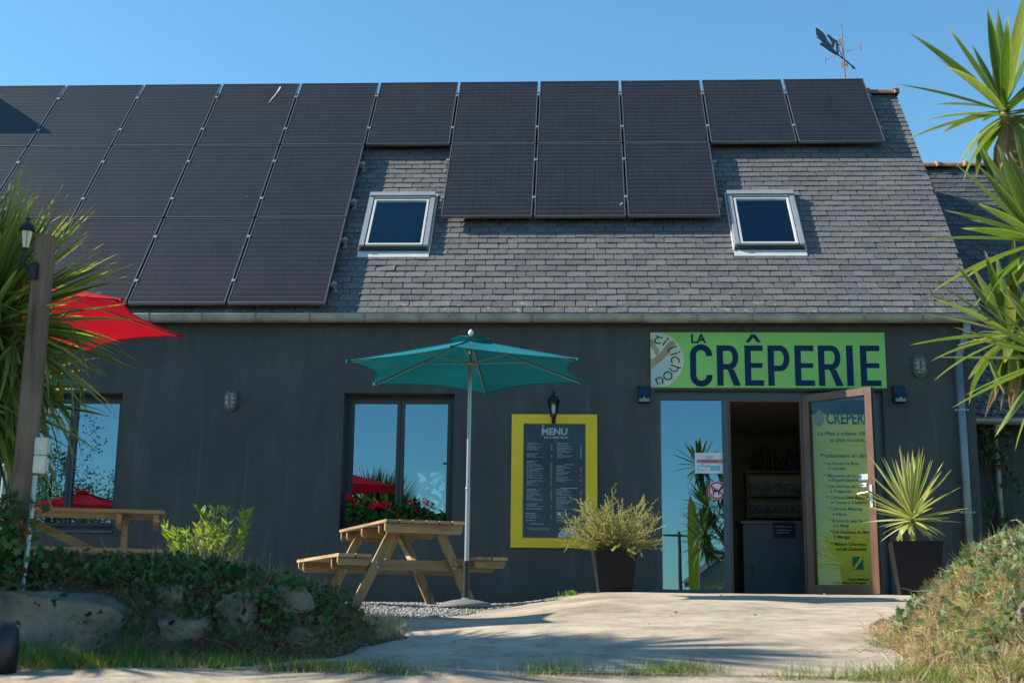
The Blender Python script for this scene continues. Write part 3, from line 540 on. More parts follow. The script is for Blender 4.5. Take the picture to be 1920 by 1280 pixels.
# roof
rf = MB()
a0 = RP(0, -.10, -.02); a1 = RP(0, VR, -.02)
for xx in (XL, XR - .02): pass
rf.add([(XL, a0.y, a0.z), (XR - .03, a0.y, a0.z), (XR - .03, a1.y, a1.z), (XL, a1.y, a1.z), (XL, a0.y + .04, a0.z - .05), (XR - .03, a0.y + .04, a0.z - .05), (XR - .03, a1.y, a1.z - .06), (XL, a1.y, a1.z - .06)],
       [(0, 1, 2, 3), (4, 5, 6, 7), (0, 1, 5, 4), (1, 2, 6, 5), (3, 0, 4, 7)])
a2y, a2z = yb + .15, a0.z + .02
rf.add([(XL, a1.y, a1.z), (XR - .03, a1.y, a1.z), (XR - .03, a2y, a2z), (XL, a2y, a2z), (XL, a1.y, a1.z - .06), (XR - .03, a1.y, a1.z - .06), (XR - .03, a2y, a2z - .06), (XL, a2y, a2z - .06)],
       [(0, 1, 2, 3), (4, 5, 6, 7), (1, 2, 6, 5), (2, 3, 7, 6), (3, 0, 4, 7)])
roof = rf.build('roof', M['felt'], bld)
SW, SE_, STH = .2400, .1148, .007
def slate_variant(k):
    q = random.Random(k); w = SW - .0085; L = .150; b = MB()
    lift = .0088 + q.uniform(-.002, .003); c1 = q.uniform(0, .006) if q.random() < .5 else 0; c2 = q.uniform(0, .006) if q.random() < .5 else 0
    x0, x1 = -w / 2, w / 2; e0, e1 = q.uniform(-.0015, .0015), q.uniform(-.0015, .0015)
    P = [(x0, c1 + e0), (x0 + c1 + .001, e0), (0, q.uniform(-.001, .001)), (x1 - c2 - .001, e1), (x1, c2 + e1), (x1, L), (x0, L)]
    def H(y): return lift * (1 - y / SE_) + .001
    n = len(P); vs = [(x, y, H(y)) for x, y in P] + [(x, y, H(y) - STH) for x, y in P]
    b.add(vs, [tuple(range(n)), tuple(reversed(range(n, 2 * n)))] + [(i, (i + 1) % n, n + (i + 1) % n, n + i) for i in range(n)])
    return b
VARS = [slate_variant(k) for k in range(7)]
SKY = [(1.345, 2.215, 1.085, 2.40), (5.905, 6.765, 1.095, 2.405)]
def make_slates(origin_T, u0, u1, v0, v1, count_parts, parent, m, holes, seed, vis, hook_from=None):
    q = random.Random(seed); spots = []
    row = 0; v = v0
    while v < v1 - .02:
        off = (row % 2) * SW / 2 + q.uniform(-.006, .006); u = u0 + off - SW
        while u < u1 + SW:
            w = SW + q.uniform(-.003, .003); uc = u + w / 2
            lo, hi = uc - SW / 2, uc + SW / 2; sc = 1.0
            if hi > u1: hi = u1
            if lo < u0: lo = u0
            for (a, b_, c, d) in holes:
                if c - .05 < v < d - .03:
                    if lo < b_ and hi > a:
                        if lo < a: hi = min(hi, a)
                        elif hi > b_: lo = max(lo, b_)
                        else: hi = lo
            if hi - lo > .03:
                spots.append(((lo + hi) / 2, v + q.uniform(-.0025, .0025), (hi - lo) / SW, q.randrange(7), q.gauss(0, .35), q.gauss(0, 1.0) * (2.2 if q.random() < .06 else .7)))
            u += w
        v += SE_; row += 1
    near = [s for s in spots if vis(s[0], s[1])]; near.sort(key=lambda s: s[1]); near = near[:count_parts]; ns = set(near)
    meshes = {}
    for s in near:
        if s[3] not in meshes:
            o = VARS[s[3]].build('slate', m, parent); meshes[s[3]] = o.data
        else:
            o = bpy.data.objects.new('slate', meshes[s[3]]); COL.objects.link(o); o.parent = parent
        o.matrix_local = origin_T(s[0], s[1]) @ Matrix.Rotation(R(s[4] * .6), 4, 'Z') @ Matrix.Rotation(R(s[5] * .55), 4, 'Y') @ Matrix.Diagonal((s[2], 1, 1, 1))
    rest = MB()
    for s in spots:
        if s in ns: continue
        T = origin_T(s[0], s[1]) @ Matrix.Rotation(R(s[4] * .6), 4, 'Z') @ Matrix.Rotation(R(s[5] * .55), 4, 'Y') @ Matrix.Diagonal((s[2], 1, 1, 1))
        rest.add([T @ Vector(p) for p in VARS[s[3]].v], VARS[s[3]].f)
    if rest.v:
        me = bpy.data.meshes.new('upper_slates'); me.from_pydata(rest.v, [], rest.f); me.polygons.foreach_set('use_smooth', [False] * len(rest.f)); me.materials.append(m); me.update()
        o = bpy.data.objects.new('upper_slates', me); COL.objects.link(o); o.parent = parent; o["kind"] = "stuff"
    # steel slate hooks
    hk = MB()
    for s in spots:
        if vis(s[0], s[1]) or s in ns:
            T = origin_T(s[0] + q.uniform(-.004, .004), s[1]); hk.box(-.0032, .0032, -.004, .018, .011, .0165, T); hk.box(-.0032, .0032, -.007, -.003, .0, .0165, T)
    if hk.v: hk.build('slate_hooks', M['alu'], parent, kind='stuff')
make_slates(lambda u, v: RT(u, v), XL, XR, -.118, VR - .02, 296, roof, M['slate'], SKY, 3,
            lambda u, v: (u > 1.1 - .35 * min(v, 3.4) / 3.4 - (0 if v > .1 else .4)))
# ridge tiles, red-brown half rounds with collars
def ridge_tile(u0, L, parent, y, z, slope, name='ridge_tile'):
    b = MB(); n = 10; prof = []
    for a, (rr, xx) in enumerate([(.105, 0), (.105, L - .07), (.13, L - .06), (.135, L - .03), (.125, L)]):
        for j in range(n + 1):
            t = math.pi * j / n; prof.append((u0 + xx, y - rr * math.cos(t), z + rr * .85 * math.sin(t)))
    k = n + 1; f = [(i * k + j, i * k + j + 1, (i + 1) * k + j + 1, (i + 1) * k + j) for i in range(4) for j in range(n)]
    b.add(prof, f); b.add([prof[i] for i in range(k)], [tuple(range(k))]); b.add([prof[4 * k + i] for i in range(k)], [tuple(range(k))])
    return b.build(name, M['terracotta'], parent, smooth=False)
u = XR + .02 - .42
while u > XL:
    ridge_tile(u, .42, roof, ridge.y, ridge.z - .035, 0); u -= .405
# skylights
def skylight(hole, k):
    a, b_, c, d = hole; s = empty_part('skylight', bld); 
    T = RT(0, 0, 0)
    fr = MB(); w = .072; H = .085
    fr.box(a + .01, a + w, c + .14, d - .01, 0, H, T); fr.box(b_ - w, b_ - .01, c + .14, d - .01, 0, H, T)
    fr.box(a + w, b_ - w, d - .13, d - .01, 0, H + .004, T); fr.box(a + .01, b_ - .01, d - .10, d - .015, H + .004, H + .02, T)
    fr.build('frame', M['frame_grey'], s, bevel=.004)
    s2 = MB(); i = w + .012
    s2.box(a + i, a + i + .028, c + .19, d - .15, .02, H - .006, T); s2.box(b_ - i - .028, b_ - i, c + .19, d - .15, .02, H - .006, T)
    s2.box(a + i, b_ - i, c + .155, c + .187, .02, H - .002, T); s2.box(a + i + .028, b_ - i - .028, d - .172, d - .15, .02, H - .008, T)
    s2.build('sash', M['flash'], s, bevel=.002)
    gp = MB(); gp.box(a + i + .03, b_ - i - .03, c + .19, d - .174, .048, .052, T); gp.build('pane', M['glass_sky'], s)
    bl = MB(); bl.box(a + i + .03, b_ - i - .03, d - .42, d - .174, .030, .034, T); bl.build('blind', plain('skylight_blind', (.34, .46, .46), .8), s)
    lin = MB(); lin.box(a + .03, b_ - .03, c + .15, d - .05, -.012, -.004, T); lin.build('lining', plain('skylight_lining', (.10, .105, .12), .7), s)
    df = MB(); df.box(a + .03, b_ - .03, c + .12, c + .15, .0, .055, T); df.build('drip_edge', M['anthr'], s)
    ap = MB(); ap.box(a - .005, b_ + .005, c - .01, c + .115, .008, .012, T)
    ap.box(a - .010, a + .006, c + .10, d + .02, .0, .03, T); ap.box(b_ - .006, b_ + .010, c + .10, d + .02, .0, .03, T); ap.box(a - .010, b_ + .010, d - .004, d + .03, .002, .036, T)
    ap.build('flashing', M['flash'], s, bevel=.002)
skylight(SKY[0], 0); skylight(SKY[1], 1)
# gutter with brackets, downpipe
GY, GZ_, GR = -.155, 3.062, .078
def half_gutter(name, x0, x1, y, z, r, parent, m):
    b = MB(); n = 14; pts = []
    for rr in (r, r - .003):
        for x in (x0, x1):
            for j in range(n + 1):
                t = math.pi + math.pi * j / n; pts.append((x, y + rr * math.cos(t), z + rr * math.sin(t)))
    k = n + 1
    for o in (0, 2 * k): b.add(pts[o:o + 2 * k], [(j, j + 1, k + j + 1, k + j) for j in range(n)])
    b.add([pts[j] for j in range(k)], [tuple(range(k))]); b.add([pts[k + j] for j in range(k)], [tuple(range(k))])
    b.tube([(x0, y - r, z + .003), (x1, y - r, z + .003)], .0085, 8)
    return b.build(name, m, parent, smooth=True)
gut = half_gutter('gutter', XL, 8.50, GY, GZ_, GR, bld, M['zinc_old'])
x = -7.7; gm = None
while x < 8.45:
    b = MB(); n = 14; pts = []
    for xx in (x - .012, x + .012):
        for j in range(n + 1):
            t = math.pi + math.pi * j / n; pts.append((xx, GY + (GR + .004) * math.cos(t), GZ_ + (GR + .004) * math.sin(t)))
    b.add(pts, [(j, j + 1, n + 2 + j, n + 1 + j) for j in range(n)]); b.box(x - .012, x + .012, GY - GR - .014, GY - GR + .006, GZ_ - .004, GZ_ + .013)
    b.build('gutter_bracket', M['zinc'], gut, smooth=False); x += .622 + .01 * math.sin(x * 9)
dp = MB(); dp.tube([(8.335, GY, 3.01), (8.335, GY, 2.90), (8.32, GY + .02, 2.84), (8.27, -.085, 2.68), (8.25, -.066, 2.62), (8.25, -.066, 2.5)], .0415, 14); dp.tube([(8.25, -.066, 2.52), (8.252, -.066, 1.3), (8.255, -.066, -.1)], .043, 14)
dpo = dp.build('downpipe', M['zinc'], bld, smooth=True)
for z in (2.02, .9):
    cb_ = MB(); cb_.tube([(8.251, -.066, z - .012), (8.251, -.066, z + .012)], .047, 14); cb_.box(8.19, 8.315, -.066, -.058, z - .010, z + .010); cb_.tube([(8.185, -.08, z), (8.185, -.05, z)], .012, 8); cb_.tube([(8.318, -.08, z), (8.318, -.05, z)], .012, 8); cb_.build('pipe_clip', M['zinc_old'], dpo)
# windows
def window(hole, parent, tall=0):
    a, b_, c, d = hole; y0 = .20; s = empty_part('window', parent); f = MB(); w = .05
    f.box(a, a + w, y0, y0 + .07, c + .03, d); f.box(b_ - w, b_, y0, y0 + .07, c + .03, d); f.box(a + w, b_ - w, y0, y0 + .07, d - w, d); f.box(a + w, b_ - w, y0, y0 + .07, c + .03, c + .03 + w)
    f.build('frame', M['anthr'], s, bevel=.003)
    mx = (a + b_) / 2
    for x0, x1 in ((a + w, mx - .002), (mx + .002, b_ - w)):
        h = MB(); t = .042; z0, z1 = c + .03 + w, d - w; yy = y0 - .018
        h.box(x0, x0 + t, yy, yy + .06, z0, z1); h.box(x1 - t, x1, yy, yy + .06, z0, z1); h.box(x0 + t, x1 - t, yy, yy + .06, z1 - t, z1); h.box(x0 + t, x1 - t, yy, yy + .06, z0, z0 + t)
        h.build('sash', M['anthr'], s, bevel=.003)
        p = MB(); p.box(x0 + t - .004, x1 - t + .004, yy + .022, yy + .028, z0 + t - .004, z1 - t + .004); p.build('pane', M['glass'], s)
    sl_ = MB(); sl_.box(a + .002, b_ - .002, -.03, y0 - .002, c + .002, c + .028); sl_.build('sill', M['anthr2'], s, bevel=.003)
    return s
window(HW1, bld); window(HW2, bld)
bw = MB(); a, b_, c, d = HB; bw.box(a, b_, 5.2, 5.25, c, c + .04); bw.box(a, b_, 5.2, 5.25, d - .04, d); bw.box(a, a + .04, 5.2, 5.25, c + .04, d - .04); bw.box(b_ - .04, b_, 5.2, 5.25, c + .04, d - .04); bw.build('back_window_frame', M['white'], bld)
# entrance: fixed left light, open doorway, fixed right light carrying the green film
ent = empty_part('entrance', bld)
f = MB(); A, B, C_, D = HD; y0 = .10; z0, z1 = .0, D
f.box(A, A + .075, y0, y0 + .07, z0, z1); f.box(B - .075, B, y0, y0 + .07, z0, z1); f.box(A + .075, B - .075, y0, y0 + .07, z1 - .095, z1)
f.box(5.645, 5.715, y0, y0 + .07, z0, z1 - .095); f.box(6.53, 6.60, y0, y0 + .07, z0, z1 - .095)
f.box(A + .075, 5.645, y0, y0 + .07, z0, z0 + .05); f.box(6.60, B - .075, y0, y0 + .07, z0, z0 + .05)
f.build('frame', M['anthr2'], ent, bevel=.003)
br_ = MB(); br_.box(5.716, 5.735, y0 - .006, y0 + .075, .02, z1 - .115); br_.box(5.716, 6.529, y0 - .006, y0 + .075, z1 - .115, z1 - .096); br_.box(6.510, 6.529, y0 - .006, y0 + .075, .02, z1 - .115); br_.build('brown_lining', M['brown_door'], ent)
p = MB(); p.box(A + .07, 5.65, y0 + .03, y0 + .036, z0 + .045, z1 - .09); p.build('pane', M['glass'], ent, label='fixed glass light left of the doorway')
p = MB(); p.box(6.595, B - .07, y0 + .03, y0 + .036, z0 + .045, z1 - .09); p.build('pane', M['glass_leaf'], ent, label='fixed glass light behind the open door')
th_ = MB(); th_.box(A, B, -.02, .32, -.06, -.001); th_.build('threshold', M['concrete'], ent)
# the open door leaf, brown on its inner side
leaf = empty_part('door_leaf', bld, (6.535, .085, .012)); leaf.rotation_euler = (0, 0, math.atan2(-.69, .73)); leaf["label"] = "brown framed glazed door leaf standing open"
LW, LH, LT = .875, 2.19, .062
f = MB(); s = .085
f.box(0, s, 0, LT, 0, LH); f.box(LW - s, LW, 0, LT, 0, LH); f.box(s, LW - s, 0, LT, LH - s, LH); f.box(s, LW - s, 0, LT, 0, .10); f.build('frame', M['brown_door'], leaf, bevel=.004)
f = MB(); f.box(LW - .003, LW + .012, LT * .3, LT * .62, 0, LH); f.build('weather_seal', M['black'], leaf)
p = MB(); p.box(s - .004, LW - s + .004, LT * .45, LT * .45 + .006, .096, LH - s + .004); p.build('pane', M['glass_leaf'], leaf)
hd = MB(); hx = LW - .05; hd.box(hx - .016, hx + .016, -.010, 0, .90, 1.14); hd.tube([(hx, -.01, 1.06), (hx, -.052, 1.06), (hx - .012, -.056, 1.058), (hx - .13, -.058, 1.045)], .0095, 8); hd.tube([(hx, -.011, .96), (hx, -.016, .96)], .009, 8); hd.build('handle', M['alu'], leaf, smooth=False)
for nm, z, mm, kk in (('sticker', 1.20, 'bluep', 0), ('sticker', 1.125, 'navy', 1)):
    st = MB(); st.box(LW - s - .125, LW - s - .005, LT * .45 - .004, LT * .45 - .002, z, z + (.06 if kk == 0 else .042)); so_ = st.build(nm, M['paper'], leaf)
    st = MB()
    if kk == 0: st.box(LW - s - .118, LW - s - .085, LT * .45 - .006, LT * .45 - .0045, z + .022, z + .050); st.box(LW - s - .075, LW - s - .015, LT * .45 - .006, LT * .45 - .0045, z + .028, z + .034); st.box(LW - s - .118, LW - s - .02, LT * .45 - .006, LT * .45 - .0045, z + .006, z + .010)
    else: st.box(LW - s - .038, LW - s - .006, LT * .45 - .006, LT * .45 - .0045, z + .003, z + .039); st.box(LW - s - .112, LW - s - .06, LT * .45 - .006, LT * .45 - .0045, z + .016, z + .025)
    st.build('sticker_print', M[mm], leaf)

# poster film on the right light
film = MB(); film.box(6.603, 7.395, y0 + .020, y0 + .022, .055, 1.995); filmo = film.build('poster', M['film'], ent)
yt = y0 + .017
def ftxt(s_, px, py, size, sx=1.0, m='film_txt', shear=.12, bold=.0005):
    return text_mesh(s_, size, M[m], ent, FT(3.27 + (px - 960) * .00606, -.203 + (1150.5 - py) * .00590, yt), 'poster_lettering', bold, sx, shear)
ftxt('CRÊPERIE', 1543, 796, .185, .66, 'navy', 0, .004)
for s_, px, py, sz in [('La Pâte à crêpes 100 %', 1527, 818, .062), ('et plus encore..', 1548, 830, .062), ('Producteurs en direct', 1530, 860, .062), ('* La Ferme Le Bras', 1535, 874, .048), ('à Lanvéoc', 1543, 883, .048),
    ('* Meunerie de La Fornce', 1536, 897, .048), ('à Ergué-Gabéric', 1544, 905, .048), ('* Les chèvres du c..', 1537, 917, .048), ('à Trégarvan', 1545, 926, .048), ('* Cidrerie Des Bouteilles', 1538, 938, .048),
    ('à Camer à Clohars-Carnoët', 1546, 947, .048), ('* Cidrerie Melenig', 1540, 959, .048), ('à Elliant', 1548, 969, .048), ('* Brasserie Just Be Good', 1541, 981, .048), ("à L'Aber", 1549, 990, .048),
    ('* Les Ruchers de Menez', 1542, 1002, .048), ('à Morgat', 1549, 1011, .048), ('* Maison Charteau,', 1543, 1024, .048), ('sel de Guérande', 1552, 1033, .048),
    ('Gwen Meillard', 1571, 1088, .037), ('16 Boulevard Pralognan    Le Y', 1543, 1094, .037), ('29160 Crozon', 1573, 1101, .037), ('06 50 57 98 52', 1570, 1107, .037)]:
    ftxt(s_, px, py, sz, 1.04)
lg = MB(); X0, Z0_ = 3.27 + (1581 - 960) * .00606, -.203 + (1150.5 - 1068) * .0059; lg.box(X0, X0 + .115, yt - .002, yt, Z0_, Z0_ + .14); lg.build('poster_logo', M['rgreen'], ent)
lg = MB(); lg.add([(X0, yt - .004, Z0_ + .015), (X0 + .02, yt - .004, Z0_ + .002), (X0 + .115, yt - .004, Z0_ + .125), (X0 + .09, yt - .004, Z0_ + .14)], [(0, 1, 2, 3)]); lg.build('poster_logo_band', M['film'], ent)
lg = MB(); lg.prism([(0, 0), (.05, -.01), (.09, .05), (.08, .15), (.03, .19), (-.01, .12), (-.02, .05)], Matrix.Translation((3.27 + (1525 - 960) * .00606, yt - .003, -.203 + (1150.5 - 800) * .0059)), .002); lg.build('poster_emblem', M['logo_tan'], ent)
# notices on the left light
nt1 = thing('paper_notice', 'pale paper notice with red band taped to the left glass light', 'notice', (5.50, y0 + .026, 1.44))
b = MB(); b.box(-.165, .165, -.002, 0, -.115, .115); b.build('sheet', M['paper'], nt1)
b = MB(); b.box(-.145, .145, -.0035, -.0025, .0, .042); b.build('red_band', M['pinkp'], nt1)
b = MB(); b.box(-.05, .04, -.0035, -.0025, .052, .055); b.box(-.045, .035, -.0035, -.0025, .063, .066); b.box(-.05, .05, -.0035, -.0025, .078, .081); b.box(-.10, .09, -.005, -.004, .012, .016); b.box(-.10, .09, -.005, -.004, .024, .028)
b.box(-.10, -.06, -.0035, -.0025, -.02, -.014); b.build('fine_print', M['menu'], nt1)
b = MB(); b.box(-.135, -.04, -.0035, -.0025, -.085, -.028); b.box(-.0, .115, -.0035, -.0025, -.085, -.028); b.build('blue_boxes', M['cyanp'], nt1)
b = MB(); b.box(-.125, -.05, -.005, -.004, -.075, -.04); b.build('white_box', M['paper'], nt1)
b = MB(); b.box(-.035, -.008, -.0035, -.0025, -.04, -.026); b.build('red_mark', M['redp'], nt1)
nt2 = thing('no_dogs_sticker', 'round red and white no dogs sticker on the left glass light', 'sticker', (5.575, y0 + .026, 1.135))
def disc(r, y, n=40, r0=0.0, c=(0, 0)):
    b = MB()
    if r0 == 0: b.add([(c[0] + r * math.cos(2 * math.pi * i / n), y, c[1] + r * math.sin(2 * math.pi * i / n)) for i in range(n)], [tuple(range(n))])
    else:
        vs = [(c[0] + q * math.cos(2 * math.pi * i / n), y, c[1] + q * math.sin(2 * math.pi * i / n)) for q in (r0, r) for i in range(n)]
        b.add(vs, [(i, (i + 1) % n, n + (i + 1) % n, n + i) for i in range(n)])
    return b
disc(.103, 0).build('disc', M['paper'], nt2)
disc(.098, -.002, 40, .078).build('red_ring', M['redp'], nt2)
b = MB()
for poly in ([(-.045, .005), (.020, .012), (.022, -.015), (-.040, -.018)], [(.018, .005), (.045, .040), (.060, .028), (.028, -.010)], [(.040, .042), (.055, .050), (.072, .036), (.058, .026)], [(-.045, .005), (-.055, .030), (-.060, .030), (-.052, -.008)],
    [(-.045, -.015), (-.050, -.055), (-.040, -.055), (-.030, -.018)], [(.008, -.014), (.012, -.052), (.022, -.052), (.022, -.014)]):
    k = -.0025 - .0004 * len(b.f); b.add([(x, k, z) for x, z in poly], [tuple(range(len(poly)))])
b.build('dog_figure', M['black_print'], nt2)
b = MB(); b.box(-.078, .078, -.0065, -.0055, -.0085, .0085, Matrix.Rotation(R(36), 4, 'Y')); b.build('red_slash', M['redp'], nt2)

# ---- inside the doorway
cn = thing('serving_counter', 'dark grey serving counter just inside the open doorway', 'counter', (0, 0, 0))
b = MB(); b.box(6.02, 7.9, 1.45, 2.0, -.03, .86); b.build('counter_body', M['counter'], cn)
b = MB(); b.box(6.05, 7.9, 1.438, 1.449, .40, .415); b.build('shelf_ledge', M['counter_top'], cn)
b = MB(); b.box(5.99, 7.95, 1.42, 2.04, .861, .895); b.build('counter_top', M['counter_top'], cn, bevel=.003)
for x in (6.12, 6.75):
    b = MB(); b.tube([(x, 1.437, .39), (x, 1.40, .33), (x, 1.41, .22)], .006, 6); b.build('hook', M['alu'], cn)
cb2 = thing('counter_notice', 'small framed notice hanging on the front of the counter', 'notice', (6.50, 1.405, .80)); b = MB(); b.box(-.125, .125, -.006, .0, -.095, .075); b.build('board', M['menu'], cb2); b = MB(); b.box(-.10, .10, -.009, -.007, .02, .03); b.box(-.08, .09, -.009, -.007, -.02, -.01); b.box(-.09, .06, -.009, -.007, -.05, -.04); b.build('print_lines', M['menu_txt'], cb2)
sh = thing('glass_shelf_unit', 'dark wooden shelf unit of glasses behind the counter', 'shelf unit', (0, 0, 0))
for xx in (6.28, 7.9): b = MB(); b.box(xx, xx + .03, 3.0, 3.3, -.03, 1.66); b.build('side_panel', M['counter_top'], sh)
for z in (.78, 1.06, 1.34, 1.66):
    b = MB(); b.box(6.31, 7.9, 3.0, 3.3, z - .012, z + .012); b.build('shelf', M['counter_top'], sh)
b = MB(); b.box(6.28, 7.93, 3.302, 3.32, -.03, 1.66); b.build('back_panel', M['int_wall'], sh)
gm_ = None
for zi, z in enumerate((.793, 1.073, 1.353)):
    for k in range(11):
        if gm_ is None:
            b = MB(); b.lathe([(.026, 0), (.004, .006), (.004, .055), (.030, .085), (.032, .15)], (0, 0, 0), 8); o = b.build('drinking_glass', M['drink'], None, smooth=True); gm_ = o.data
        else: o = bpy.data.objects.new('drinking_glass', gm_); COL.objects.link(o)
        o.location = (6.36 + k * .085, 3.08 + .02 * (k % 2), z); tag(o, ['stemmed glass in the row on the lowest shelf behind the counter', 'stemmed glass in the row on the middle shelf behind the counter', 'stemmed glass in the row on the upper shelf behind the counter'][zi], 'glass', ['glasses on the lowest bar shelf', 'glasses on the middle bar shelf', 'glasses on the upper bar shelf'][zi])
for k, (x, mm, h) in enumerate([(6.40, 'bottle_b', .26), (6.50, 'bottle_b', .34), (6.60, 'bottle_g', .30), (6.70, 'bottle_g', .24), (6.79, 'bottle_b', .22), (6.88, 'bottle_bl', .34), (6.98, 'bottle_bl', .36), (7.08, 'bottle_b', .26)]):
    b = MB(); r = .036; b.lathe([(r, 0), (r, h * .6), (r * .35, h * .78), (r * .33, h)], (0, 0, 0), 10); o = b.build('bottle', M[mm], None, smooth=True); o.location = (x, 3.12, 1.672)
    tag(o, ['squat brown bottle, first from the left on the shelf unit', 'tall brown bottle, second from the left on the shelf unit', 'tall green bottle beside the tall brown one on the shelf unit', 'short green bottle in the middle of the row on the shelf unit', 'shortest brown bottle in the row on top of the shelf unit', 'tall blue bottle, left of the two blue ones on the shelf unit', 'tallest blue bottle on top of the shelf unit', 'brown bottle right of the blue ones on the shelf unit'][k], 'bottle', 'bottles on top of the bar shelves')

# ---- sign board
sg = thing('shop_sign', 'long lime green board lettered LA CRÊPERIE above the doorway', 'sign')
b = MB(); b.box(4.845, 7.462, -.024, -.003, 2.268, 2.903); b.build('sign_board', M['green_sign'], sg, bevel=.002)
ys_ = -.0262
def zx(v): return 4.85 + (v - 146) * .0016
def zz(v): return 2.903 - (v - 90) * .001655
def strip(b, path, w, y, closed=False):
    P = [Vector((p[0], p[1])) for p in path]; n = len(P); L, Rr = [], []
    for i in range(n):
        a = P[i - 1] if (i > 0 or closed) else P[i]; c = P[(i + 1) % n] if (i < n - 1 or closed) else P[i]
        d1 = (P[i] - a); d2 = (c - P[i]); d1 = d1.normalized() if d1.length else d2.normalized(); d2 = d2.normalized() if d2.length else d1
        t = (d1 + d2).normalized(); nn = Vector((-t.y, t.x)); k = 1 / max(.4, nn.dot(Vector((-d1.y, d1.x)))); L.append(P[i] + nn * w / 2 * k); Rr.append(P[i] - nn * w / 2 * k)
    vs = [(p.x, y, p.y) for p in L] + [(p.x, y, p.y) for p in Rr]
    b.add(vs, [(i, (i + 1) % n, n + (i + 1) % n, n + i) for i in range(n if closed else n - 1)]); return b
def arc(cx_, cz_, rx, rz, a0_, a1_, n=9): return [(cx_ + rx * math.cos(R(a0_ + (a1_ - a0_) * i / n)), cz_ + rz * math.sin(R(a0_ + (a1_ - a0_) * i / n))) for i in range(n + 1)]
top, bot = zz(181), zz(459); sw = .0705
def letter(ch, a, c):
    x0, x1 = zx(a), zx(c); b = MB(); H = top - bot; st = sw * .9
    if ch == 'I': b.add([(x0, ys_, bot), (x1, ys_, bot), (x1, ys_, top), (x0, ys_, top)], [(0, 1, 2, 3)])
    if ch == 'E':
        m0, m1 = bot + H * .5 - st * .42, bot + H * .5 + st * .46; xm = x1 - .014
        b.add([(x0, ys_, z) for z in (bot, bot + st, m0, m1, top - st, top)] + [(x0 + sw, ys_, z) for z in (bot, bot + st, m0, m1, top - st, top)], [(i, i + 1, i + 7, i + 6) for i in range(5)])
        for p, q, xe in ((bot, bot + st, x1), (m0, m1, xm), (top - st, top, x1 - .006)): b.add([(x0 + sw, ys_, p), (xe, ys_, p), (xe, ys_, q), (x0 + sw, ys_, q)], [(0, 1, 2, 3)])
    if ch in 'PR':
        b.add([(x0, ys_, bot), (x0 + sw, ys_, bot), (x0 + sw, ys_, top), (x0, ys_, top)], [(0, 1, 2, 3)])
        xr = x1 if ch == 'P' else x1 - .018; zt = top - st / 2; zb = bot + H * .36 if ch == 'P' else bot + H * .40; zb += st / 2; rr = (zt - zb) / 2; cx_ = xr - sw / 2 - rr * .62
        strip(b, [(x0 + sw, zt), (cx_, zt)] + arc(cx_, (zt + zb) / 2, rr * .62, rr, 80, -80, 8) + [(cx_, zb), (x0 + sw, zb)], st, ys_)
        if ch == 'R':
            zq = zb - st / 2; xa = (x0 + x1) / 2 - .012; b.add([(xa, ys_, zq), (xa + sw * 1.02, ys_, zq), (x1, ys_, bot), (x1 - sw * 1.12, ys_, bot)], [(0, 1, 2, 3)])
    if ch == 'C':
        rx = (x1 - x0 - sw) / 2; cx_ = (x0 + x1) / 2; rz = rx * 1.0; zt, zb = top + .01 - st / 2 - rz, bot - .01 + st / 2 + rz
        strip(b, [(cx_ + rx, top - .122)] + arc(cx_, zt, rx, rz, 0, 180, 12) + arc(cx_, zb, rx, rz, 180, 360, 12) + [(cx_ + rx, bot + .122)], sw * .97, ys_)
    return b.build('letter', M['navy'], sg)
for ch, a, c in (('C', 418, 575), ('R', 606, 770), ('E', 800, 932), ('P', 961, 1115), ('E', 1148, 1284), ('R', 1311, 1480), ('I', 1507, 1553), ('E', 1602, 1742)): letter(ch, a, c)
b = MB(); cx_ = zx(864); b.add([(cx_ - .088, ys_, zz(160)), (cx_ - .045, ys_, zz(160)), (cx_, ys_, zz(125)), (cx_ + .045, ys_, zz(160)), (cx_ + .088, ys_, zz(160)), (cx_ + .022, ys_, zz(104)), (cx_ - .022, ys_, zz(104))], [(0, 1, 2, 6), (2, 3, 4, 5), (2, 5, 6)]); b.build('circumflex', M['navy'], sg)
text_mesh('LA', .145, M['navy'], sg, FT(zx(424), zz(164), -.0262), 'letter', .0035, 1.02)
def qx(v): return 4.846 + v * .000561
def qz(v): return 2.902 - (v - 53) * .000573
b = MB(); c0 = (105, 610); pts = [(0, 58)] + [(c0[0] + 558 * math.sin(R(t)), c0[1] - 558 * math.cos(R(t))) for t in range(9, 163, 6)] + [(0, 1150)]
pts = [(min(max(x, 1), 900), min(max(y, 56), 1150)) for x, y in pts]; b.add([(qx(x), -.0255, qz(y)) for x, y in pts], [tuple(range(len(pts)))]); b.build('logo_disc', M['logo_cream'], sg)
b = MB(); b.add([(qx(x), -.0262, qz(y)) for x, y in [(1, 820), (200, 650), (330, 540), (450, 700), (420, 900), (250, 1060), (120, 1148), (1, 1148)]], [tuple(range(8))]); b.build('logo_pale_patch', M['logo_blue'], sg)
b = MB(); b.add([(qx(x), -.0268, qz(y)) for x, y in [(1, 190), (45, 200), (180, 445), (120, 545), (1, 330)]], [(0, 1, 2, 3, 4)])
b.add([(qx(x), -.0271, qz(y)) for x, y in [(480, 235), (500, 285), (330, 520), (200, 640), (1, 810), (1, 600), (120, 545), (210, 440), (360, 262), (420, 225)]], [tuple(range(10))]); b.build('logo_brush_mark', M['logo_tan'], sg)
b = MB(); yy = -.0276
